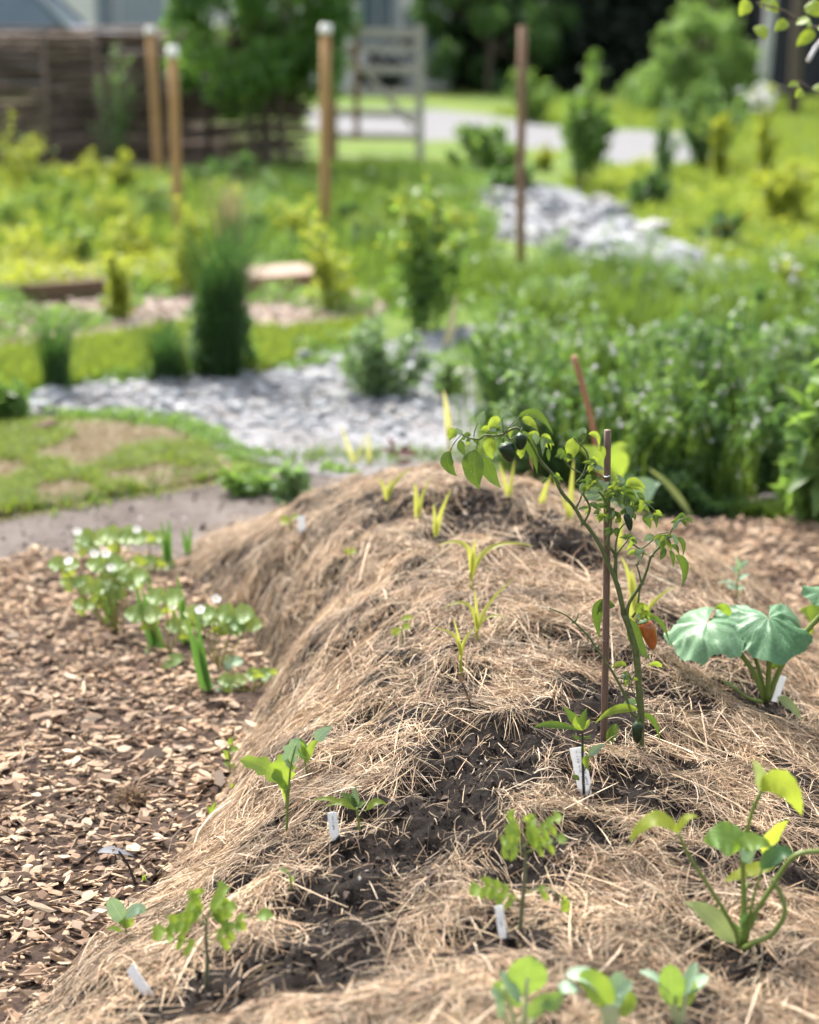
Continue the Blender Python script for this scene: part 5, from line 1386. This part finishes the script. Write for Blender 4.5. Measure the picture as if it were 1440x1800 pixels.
for b, m, t, w, mt in (((628, 1418), (624, 1400), (627, 1380), 15, W_), ((627, 1419), (612, 1402), (596, 1395), 15, L_), ((628, 1420), (637, 1412), (645, 1408), 10, L_), ((624, 1424), (600, 1410), (571, 1420), 16, Y_), ((645, 1424), (662, 1410), (680, 1415), 15, Y_), ((600, 1412), (575, 1404), (548, 1408), 10, Y_), ((627, 1420), (622, 1412), (618, 1400), 10, L_)):
    s2.leaf(b, m, t, w, mt, 'ov', fold=.25, face=(0, -.7, 1))
s2.stem([(629, 1426), (637, 1425), (646, 1424)], 1.1, .9, 'palestem', 'stalk')

# ---- kale seedlings ---------------------------------------------------------
k1 = Plant('kale_seedling', 'kale seedling with scalloped yellow green leaves on the left flank', 'kale seedling', (503, 1468), 'kale seedlings')
k1.stem([(503, 1472), (505, 1440), (505, 1410), (503, 1385)], 2.4, 2.6, 'palestem')
k1.stem([(504, 1435), (508, 1390), (511, 1350), (520, 1310)], 2.2, 1.6, 'palestem', 'stalk')
for b, m, t, w, mt in (((502, 1388), (470, 1352), (421, 1337), 34, 'kale'), ((503, 1395), (498, 1352), (505, 1330), 44, 'kale'), ((511, 1350), (511, 1325), (526, 1298), 30, 'blueleaf'), ((504, 1412), (502, 1390), (509, 1370), 12, 'kale')):
    k1.leaf(b, m, t, w, mt, 'kale', fold=.2, face=(.1, -.8, .6))
k2 = Plant('kale_seedling', 'smaller kale seedling just behind the scalloped one', 'kale seedling', (541, 1368), 'kale seedlings')
k2.stem([(541, 1372), (538, 1350), (536, 1335)], 2.2, 1.8, 'palestem')
for b, m, t, w, mt in (((536, 1336), (532, 1315), (526, 1296), 20, 'squashdark'), ((540, 1340), (548, 1312), (566, 1298), 14, 'kale'), ((537, 1330), (528, 1310), (512, 1302), 12, 'kale'), ((556, 1302), (566, 1290), (586, 1276), 22, 'blueleaf'), ((536, 1340), (540, 1330), (534, 1318), 10, 'kale')):
    k2.leaf(b, m, t, w, mt, 'ov', fold=.2, face=(.1, -.8, .6))

# ---- tomato seedlings ---------------------------------------------------------
def tomato_leaf(pl, pts, w, mat='tomato', n=3):
    w = w * 1.35
    (x0, y0), (xm, ym), (x1, y1) = pts
    pl.stem([(x0, y0), (xm, ym), (x1, y1)], 1.4, .8, 'palestem', 'stalk', n=5, sub=2)
    pl.leaf((x1, y1), None, (x1 + (x1 - xm) * .6, y1 + (y1 - ym) * .6 + 5), w, mat, 'lance', fold=.25, face=(0, -.6, 1))
    for k in range(n):
        f = .35 + .6 * k / n
        bx, by = (x0 + (x1 - x0) * f, y0 + (ym - y0) * 2 * f * (1 - f) * 1.0 + (y1 - y0) * f * f + (ym - y0) * 0)
        bx = (1 - f) ** 2 * x0 + 2 * f * (1 - f) * xm + f * f * x1; by = (1 - f) ** 2 * y0 + 2 * f * (1 - f) * ym + f * f * y1
        for sgn in (-1, 1):
            l = w * random.uniform(.9, 1.4)
            pl.leaf((bx, by), None, (bx + (x1 - x0) / abs(x1 - x0 + 1e-3) * l * .55, by + sgn * l * .55 + 3), w * .62, mat, 'lance', fold=.25, nseg=6, face=(0, -.6, 1))
t1 = Plant('tomato_seedling', 'blurred tomato seedling in the dark soil at the lower left', 'tomato seedling', (362, 1728), 'tomato seedlings')
t1.stem([(362, 1734), (365, 1690), (362, 1650), (364, 1620)], 3.6, 3, 'tomatostem')
tomato_leaf(t1, [(363, 1628), (330, 1612), (292, 1635)], 25); tomato_leaf(t1, [(364, 1622), (372, 1590), (390, 1568)], 26); tomato_leaf(t1, [(363, 1622), (350, 1595), (346, 1572)], 22)
tomato_leaf(t1, [(364, 1650), (400, 1622), (452, 1612)], 19, n=2); tomato_leaf(t1, [(362, 1675), (330, 1655), (306, 1650)], 18, n=2); tomato_leaf(t1, [(364, 1664), (392, 1640), (412, 1632)], 20, 'tomato', 2); tomato_leaf(t1, [(363, 1618), (380, 1600), (402, 1596)], 20)
t2 = Plant('tomato_seedling', 'blurred tomato seedling beside the narrow label in the middle foreground', 'tomato seedling', (914, 1634), 'tomato seedlings')
t2.stem([(914, 1640), (918, 1590), (924, 1530), (922, 1485)], 4, 3, 'tomatostem')
tomato_leaf(t2, [(922, 1490), (912, 1460), (898, 1438)], 20); tomato_leaf(t2, [(922, 1488), (948, 1460), (974, 1442)], 18); tomato_leaf(t2, [(923, 1492), (930, 1465), (926, 1442)], 22); tomato_leaf(t2, [(924, 1500), (950, 1488), (980, 1478)], 16, n=2)
tomato_leaf(t2, [(923, 1492), (905, 1480), (890, 1478)], 18, n=2); tomato_leaf(t2, [(922, 1505), (905, 1492), (894, 1500)], 14, n=1); tomato_leaf(t2, [(919, 1590), (880, 1552), (846, 1562)], 22, n=3); tomato_leaf(t2, [(920, 1570), (965, 1560), (985, 1585)], 17, n=1); tomato_leaf(t2, [(918, 1590), (895, 1575), (882, 1582)], 14, n=1)

# ---- blue green cabbage seedling, lower left -----------------------------------
cb = Plant('cabbage_seedling', 'tiny blue green cabbage seedling beside the wood chips at the lower left', 'cabbage seedling', (222, 1655))
cb.stem([(222, 1658), (222, 1640), (219, 1622)], 1.8, 1.4, 'palestem')
for b, m, t, w, mt in (((218, 1622), (205, 1600), (192, 1578), 30, 'blueleaf'), ((221, 1616), (240, 1598), (256, 1604), 20, 'blueleaf'), ((219, 1612), (222, 1618), (224, 1632), 26, 'kale'), ((214, 1638), (203, 1632), (190, 1634), 9, 'kale')):
    cb.leaf(b, m, t, w, mt, 'round', fold=.15, face=(0, -.8, .7))

# ---- pak choi along the bottom ---------------------------------------------------
def choi(label, base, leaves, stalks):
    c = Plant('pak_choi', label, 'pak choi', base, 'young pak choi in the foreground')
    for pts, r0, r1 in stalks: c.stem(pts, r0, r1, 'choistalk', 'stalk', n=9)
    for b, m, t, w, mt in leaves:
        c.leaf(b, m, t, w * 1.2, mt, 'round', fold=.18, wave=.05, face=(random.uniform(-.2, .2), -.85, .6) if mt != 'blueleaf' else (random.uniform(-.3, .3), -.25, 1), dy=random.uniform(-.008, .008))
    return c
choi('leftmost pak choi at the bottom with one large upright leaf', (910, 1812), [((927, 1750), (926, 1715), (932, 1680), 60, 'choi'), ((915, 1762), (898, 1735), (878, 1708), 24, 'blueleaf'), ((918, 1770), (890, 1745), (866, 1728), 22, 'choi'), ((880, 1790), (876, 1760), (862, 1738), 26, 'blueleaf'), ((930, 1790), (950, 1765), (975, 1752), 24, 'choi'), ((985, 1745), (996, 1736), (1018, 1742), 24, 'blueleaf'), ((960, 1775), (972, 1762), (990, 1745), 24, 'choi')],
     [([(915, 1815), (922, 1780), (927, 1720)], 7, 3), ([(908, 1815), (900, 1780), (885, 1735)], 5, 3), ([(916, 1818), (945, 1785), (985, 1750)], 4, 3), ([(905, 1815), (888, 1790), (876, 1765)], 4.5, 3)])
choi('middle pak choi at the bottom with a thick white stalk', (1073, 1818), [((1062, 1765), (1040, 1722), (994, 1714), 34, 'blueleaf'), ((1072, 1772), (1045, 1732), (1018, 1730), 42, 'kale'), ((1078, 1768), (1088, 1738), (1092, 1708), 36, 'blueleaf'), ((1075, 1775), (1095, 1760), (1106, 1738), 40, 'kale'), ((1085, 1752), (1100, 1735), (1108, 1722), 20, 'blueleaf')],
     [([(1073, 1822), (1071, 1795), (1070, 1762)], 17, 13), ([(1074, 1815), (1082, 1790), (1088, 1750)], 9, 4), ([(1066, 1800), (1055, 1765), (1030, 1735)], 7, 3)])
choi('rightmost pak choi at the bottom with leaves spread to both sides', (1193, 1802), [((1188, 1765), (1180, 1732), (1180, 1694), 38, 'choi'), ((1175, 1745), (1155, 1720), (1124, 1708), 17, 'blueleaf'), ((1198, 1752), (1212, 1722), (1226, 1692), 22, 'blueleaf'), ((1198, 1750), (1222, 1732), (1246, 1716), 24, 'blueleaf'), ((1193, 1770), (1206, 1745), (1214, 1715), 28, 'kale')],
     [([(1190, 1806), (1188, 1775), (1182, 1740)], 7, 4), ([(1196, 1806), (1202, 1770), (1208, 1735)], 7, 4), ([(1187, 1800), (1178, 1765), (1160, 1728)], 5, 2.5)])

# ---- corn seedlings along the ridge ----------------------------------------------
def corn(label, base, stem, bl, mat='corn', Y=None):
    c = Plant('corn_seedling', label, 'corn seedling', base, 'yellow corn seedlings on the ridge', Y)
    if stem: c.stem(stem, 3.2, 2.4, mat)
    for b, m, t, w in bl:
        c.leaf(b, m, t, w, mat, 'strap', fold=.4, wave=.02, nseg=12, face=(random.uniform(-.3, .3), -.6, .8), dy=random.uniform(-.01, .01), name='blade')
    return c
corn('yellow corn seedling with long arching blades in mid ridge, second row behind the front one', (828, 1042), [(828, 1046), (828, 1020), (828, 1000)], [((828, 1006), (816, 958), (766, 960), 12), ((829, 1005), (833, 975), (836, 944), 9), ((829, 1016), (866, 962), (942, 961), 11)])
corn('yellow corn seedling with one blade reaching right, just behind the front one', (838, 1132), [(838, 1136), (838, 1110), (838, 1098)], [((838, 1108), (820, 1062), (778, 1071), 9), ((838, 1102), (838, 1070), (834, 1034), 7), ((839, 1106), (862, 1060), (905, 1015), 9), ((839, 1110), (858, 1085), (890, 1086), 6)])
corn('nearest yellow corn seedling on the ridge with three narrow blades', (810, 1184), [(811, 1190), (810, 1165), (809, 1150)], [((809, 1160), (798, 1118), (756, 1104), 8), ((809, 1152), (806, 1120), (796, 1086), 6), ((810, 1160), (818, 1125), (838, 1102), 8)])
corn('upright yellow corn seedling pair of blades high on the ridge, left of its twin', (735, 915), None, [((735, 918), (733, 880), (729, 846), 12), ((736, 918), (741, 880), (757, 838), 9)])
corn('yellow corn seedling leaning right high on the ridge', (766, 942), None, [((766, 944), (764, 915), (762, 884), 11), ((766, 944), (775, 905), (793, 860), 10)])
corn('yellow corn seedling near the crest with a blade slanting right', (680, 878), None, [((680, 880), (674, 855), (660, 838), 8), ((680, 880), (697, 846), (727, 822), 9), ((680, 878), (684, 855), (688, 840), 7)])
corn('pale corn seedling on the crest at the left', (625, 815), None, [((624, 818), (612, 785), (599, 746), 9), ((625, 818), (634, 790), (643, 762), 8)], 'cornpale')
corn('single pale corn blade on the crest', (649, 816), None, [((649, 822), (649, 790), (647, 756), 11)], 'cornpale')
corn('yellow corn seedling behind the hanging peppers', (895, 872), None, [((893, 876), (886, 845), (877, 812), 9), ((896, 876), (900, 845), (905, 806), 9)])
corn('short yellow corn blade on the crest right of the hanging peppers', (950, 888), None, [((950, 890), (957, 865), (968, 838), 13)])
corn('tall yellow corn seedling glowing behind the pepper stem', (1112, 1090), None, [((1112, 1095, .0), (1114, 1040), (1110, 1000), 17), ((1112, 1060), (1104, 1010), (1090, 976), 10), ((1130, 1092), (1150, 1058), (1188, 1030), 10)], 'corn')
corn('yellow corn blade directly behind the cane', (1092, 968), None, [((1092, 972), (1091, 945), (1094, 905), 13)])
corn('pale yellow corn seedling left of the cane on the crest', (1004, 912), None, [((1003, 915), (1004, 870), (1009, 806), 13), ((1003, 915), (994, 890), (985, 868), 10)])
corn('tall pale yellow shoot standing behind the crest', (790, 800), [(790, 840), (790, 800), (788, 750)], [((789, 770), (786, 725), (779, 684), 13)], 'cornpale', Y=5.0)

# ---- bean and other tiny seedlings -------------------------------------------------
M['bean'] = leaf_mat('bean_leaf', (.20, .29, .04), (.30, .35, .07), (.5, .56, .08), trans=.45, vein='pinnate', vamt=.2)
def sprout(label, base, stem, lv, mat='bean', kind='round', name='bean_seedling', cat='seedling', group='tiny seedlings', sm='palestem', Y=None):
    c = Plant(name, label, cat, base, group, Y)
    if stem: c.stem(stem, 1.8, 1.2, sm)
    for b, t, w in lv:
        c.leaf(b, None, t, w, mat, kind, fold=.2, face=(random.uniform(-.3, .3), -.7, .8))
    return c
sprout('small two leaved bean seedling half way up the left flank', (708, 1136), [(708, 1140), (708, 1120), (706, 1105)], [((706, 1108), (689, 1116), 15), ((708, 1104), (722, 1102), 15), ((706, 1090), (727, 1086), 11)])
sprout('pale bean seedling above the two leaved one on the left flank', (619, 990), [(619, 992), (617, 980), (616, 972)], [((616, 974), (605, 966), 10), ((616, 972), (627, 968), 13)])
sprout('bean seedling beside the white label high on the left flank', (512, 936), [(512, 940), (512, 925), (510, 914)], [((510, 918), (492, 916), 20), ((512, 912), (528, 908), 11)])
sprout('thin dark sprout with brown curled leaves below the nearest corn seedling', (826, 1256), [(827, 1262), (826, 1235), (818, 1212), (810, 1196)], [((812, 1200), (804, 1186), 12), ((822, 1226), (812, 1214), 6), ((824, 1228), (830, 1220), 7)], 'deadleaf', 'ov', 'brown_sprout', sm='seedstem')
sprout('fallen brown leaf on the hay right of the thin sprout', (868, 1208), None, [((850, 1214), (878, 1204), 13)], 'deadleaf', 'ov', 'fallen_leaf', 'leaf', None)
sprout('green weed at the foot of the mound left of the kale', (404, 1358), [(404, 1362), (403, 1335), (404, 1310)], [((404, 1310), (412, 1296), 12), ((403, 1320), (422, 1318), 13), ((402, 1335), (390, 1318), 11), ((403, 1345), (392, 1342), 10), ((404, 1345), (418, 1352), 9)], 'kale', 'ov', 'weed')
sprout('tiny green weed at the mound foot below the taller weed', (373, 1436), None, [((373, 1436), (362, 1416), 8), ((374, 1436), (381, 1408), 9), ((373, 1437), (388, 1428), 6)], 'kale', 'lance', 'weed')
sprout('tiny round leaved weed at the mound foot right of its pair', (410, 1384), None, [((409, 1386), (404, 1376), 8), ((410, 1386), (416, 1378), 8)], 'kale', 'ov', 'weed')
sprout('tiny weed beside the dark twig among the wood chips', (254, 1552), None, [((254, 1552), (249, 1538), 6), ((255, 1552), (257, 1534), 6)], 'kale', 'lance', 'weed')
sprout('pale blurred sprout on the hay at the left', (510, 1560), [(511, 1566), (511, 1545), (506, 1532)], [((506, 1534), (488, 1528), 9), ((509, 1540), (514, 1552), 10)], 'coty', 'ov', 'pale_sprout')
sprout('purple leaved seedling on the crest', (700, 822), [(700, 826), (697, 805), (690, 785)], [((690, 786), (680, 768), 10), ((700, 800), (735, 800), 16), ((700, 800), (665, 790), 9), ((705, 795), (722, 782), 9), ((698, 812), (715, 822), 10), ((700, 812), (728, 815), 9)], 'purple', 'ov', 'purple_seedling')
sprout('feathery blue green seedling on the right between mound and wood chips', (1293, 1056), [(1294, 1062), (1296, 1030), (1298, 1000)], [((1298, 1002), (1292, 978), 10), ((1298, 1004), (1316, 985), 11), ((1297, 1010), (1282, 995), 10), ((1297, 1020), (1318, 1010), 10), ((1294, 1035), (1276, 1030), 12), ((1296, 1036), (1310, 1032), 10), ((1295, 1025), (1262, 1025), 6)], 'blueleaf', 'saw', 'blue_seedling')
sprout('light green squash leaf beyond the silvery squash plant at the right edge', (1425, 1130), [(1425, 1135), (1428, 1105), (1432, 1085)], [((1440, 1092), (1405, 1072), 34), ((1425, 1090), (1460, 1070), 40), ((1430, 1100), (1420, 1120), 14)], 'squashyoung', 'ov', 'squash_seedling')
sprout('weed sprout with narrow leaves right of the tomato seedling', (1000, 1600), None, [((1000, 1602), (985, 1570), 9), ((1000, 1602), (1014, 1590), 7)], 'tomato', 'lance', 'weed')
cb2 = Plant('cabbage_plant', 'teal cabbage plant half hidden behind the cane on the far side of the crest', 'cabbage plant', (1080, 940), None, 4.55)
cb2.stem([(1080, 945), (1082, 900), (1085, 860)], 6, 5, 'palestem')
for b, m, t, w, mt in (((1100, 890), (1130, 862), (1160, 850), 52, 'blueleaf'), ((1085, 850), (1085, 800), (1104, 780), 42, 'kale'), ((1078, 840), (1045, 800), (1020, 790), 34, 'kale'), ((1062, 900), (1040, 880), (1010, 872), 40, 'blueleaf'), ((1050, 910), (1040, 895), (1042, 860), 40, 'squashdark'), ((1065, 910), (1072, 885), (1060, 860), 30, 'blueleaf')):
    cb2.leaf(b, m, t, w, mt, 'ov', face=(random.uniform(-.2, .2), -.8, .6))
gb = Plant('wild_grass', 'single long grass blade slanting right before the thicket', 'grass blade', (1212, 900), None, 5.2)
gb.leaf((1214, 905), (1175, 852), (1136, 822), 12, 'coty', 'strap', fold=.3, dy=0, name='blade')

# ---- strawberries and iris at the left foot ----------------------------------------
def berry(label, base, leaves, flowers):
    c = Plant('strawberry_plant', label, 'strawberry plant', base, 'strawberry plants along the left foot of the mound')
    for (x, y, w, mt) in leaves:
        w = w * 1.22
        hub = (x, y + w * .10)
        c.stem([(base[0] + random.uniform(-8, 8), base[1]), ((base[0] + x) / 2 + (x - base[0]) * .12, (base[1] + y) / 2 - 4), hub], 1.9, 1.4, 'berrystem', 'stalk', n=5)
        for a, k in ((-2.75, 1), (-.35, 1), (random.choice([1.2, 1.9, -1.5]), 1.0)):
            l = w * .58 * k
            c.leaf(hub, None, (hub[0] + math.cos(a) * l, hub[1] + math.sin(a) * l * .55 + 2), w * .66, mt, 'saw', fold=.25, wave=.06, face=(random.uniform(-.25, .25), -.75, 1), nseg=8, name='leaflet')
    for (x, y) in flowers:
        c.stem([(base[0], base[1]), ((base[0] + x) / 2 + 3, (base[1] + y) / 2), (x, y + 3)], 1.3, 1.0, 'berrystem', 'stalk', n=5)
        fc = P(x, y, c.Y - .02); mb = MB(); nrm = nz(np.array([random.uniform(-.3, .3), -.6, .8])); s1 = nz(np.cross(nrm, (1, 0, .1))); s2_ = np.cross(nrm, s1)
        for k in range(5):
            a = k * 1.2566; d = math.cos(a) * s1 + math.sin(a) * s2_
            leaf_geo(mb, fc + d * .0015, fc + d * .0065 + nrm * .001, fc + d * .0135 + nrm * .002, .0068, nrm, 'round', .1, 0, 5)
        fo = mb.build('flower', M['petal'], c.e, origin=c.b)
        MB().tube([fc - nrm * .001, fc + nrm * .002, fc + nrm * .003], .0032, .0016, 8, 1).build('flower_centre', M['yellow'], fo, origin=c.b)
B1 = 'berryleaf'
berry('largest strawberry plant with several white flowers, at the left', (206, 1112), [(165, 1030, 54, B1), (218, 1020, 62, B1), (112, 992, 44, B1), (186, 992, 54, B1), (232, 1012, 46, B1), (150, 1062, 36, B1), (190, 1045, 50, B1), (206, 1000, 40, B1), (128, 1022, 36, B1)], [(121, 986), (166, 974), (186, 974), (195, 998)])
berry('strawberry plant farthest back in the row', (192, 1024), [(165, 946, 52, B1), (212, 942, 56, B1), (150, 960, 34, B1), (232, 945, 44, B1)], [(136, 935), (240, 931)])
berry('low strawberry plant in the dark soil hollow', (264, 1004), [(252, 988, 40, B1), (284, 992, 38, B1), (262, 946, 44, B1)], [])
berry('strawberry plant between the iris blades', (302, 1148), [(253, 1080, 54, B1), (290, 1050, 52, B1), (318, 1100, 44, B1), (270, 1142, 26, B1)], [(303, 1066)])
berry('strawberry plant with an upright white flower nearest the hay', (384, 1182), [(352, 1078, 46, B1), (376, 1088, 46, B1), (412, 1080, 56, B1), (432, 1098, 46, B1), (404, 1106, 44, B1), (408, 1162, 30, 'blueleaf'), (340, 1100, 34, B1)], [(380, 1053), (352, 1072)])
berry('small flat strawberry plant at the near end of the row', (442, 1216), [(408, 1196, 40, B1), (456, 1186, 40, B1), (484, 1182, 26, B1), (370, 1214, 34, 'blueleaf')], [])
sprout('curled yellow green leaf lying below the iris blades', (316, 1176), None, [((324, 1156), (284, 1178), 26)], 'berryleaf', 'ov', 'fallen_leaf', 'leaf', None)
def irisf(label, base, tips, w=11):
    c = Plant('iris_shoot', label, 'iris shoot', base, 'upright iris shoots among the strawberries')
    for (bx, tx, ty) in tips:
        c.leaf((bx, base[1] + 4), ((bx * .45 + tx * .55), base[1] * .45 + ty * .55), (tx, ty), w, 'iris', 'strap', fold=.35, wave=.0, face=(random.uniform(-.5, .5), -1, .1), dy=random.uniform(-.01, .01), name='blade')
irisf('pair of iris blades at the top right of the row', (297, 998), [(295, 283, 916), (298, 297, 910), (297, 290, 930)])
irisf('short faint iris blades nearest the hay at the back', (330, 970), [(328, 321, 928), (332, 336, 922)], 9)
irisf('broad iris blades in the middle of the strawberry row', (274, 1140), [(270, 236, 1024), (274, 262, 1004), (278, 248, 1030), (288, 256, 1060)], 13)
irisf('tallest dark iris blades left of the nearest pair', (326, 1130), [(322, 302, 1066), (326, 312, 1008), (330, 320, 1036)], 12)
irisf('nearest leaning iris blades in front of the row', (366, 1218), [(360, 328, 1086), (368, 346, 1084), (372, 340, 1110)], 13)
irisf('iris blades inside the largest strawberry plant', (196, 1106), [(192, 172, 956), (198, 200, 958), (200, 190, 1040)], 11)

# ---- twig, feather, dry tuft on the chips -----------------------------------------
b_ = G(241, 1556); e = empty('twig', b_, 'dark bent twig sticking up from the wood chips', 'twig')
MB().tube([b_ - (0, 0, .01), P(228, 1526, b_[1]), P(209, 1496, b_[1] - .01)], .0032, .0022, 6, 3, .15).build('shaft', M['seedstem'], e)
b_ = G(203, 1508); e = empty('feather', b_, 'pale grey feather lying on the wood chips behind the twig', 'feather')
M['feather'] = leaf_mat('grey_feather', (.20, .21, .24), (.32, .335, .37), (.25, .25, .26), trans=.2, rough=.7, vein='pinnate', vcol=(.2, .2, .22))
leaf_geo(MB(), P(172, 1508, b_[1]) + (0, 0, .012), P(200, 1506, b_[1]) + (0, 0, .014), P(238, 1514, b_[1]) + (0, 0, .010), .008, (0, -.5, 1), 'lance', .1, .02, 14).build('vane', M['feather'], e)
b_ = G(232, 1415); e = empty('dry_tuft', b_, 'small dry brown grass tuft on the wood chips', 'dry grass tuft')
M['brownhay'] = palette_mat('brown_dry_grass', [(0, (.16, .10, .06)), (.5, (.25, .17, .10)), (1, (.10, .065, .045))], 60, 'island', .9, 0, trans=.1)
q = rng.normal(0, 1, (260, 3)) * (.016, .014, .004)
blades(MB(), b_ + q + (0, 0, .006), np.full(260, .035), .0011, lean=1.0, bend=1.0).build('blades', M['brownhay'], e)
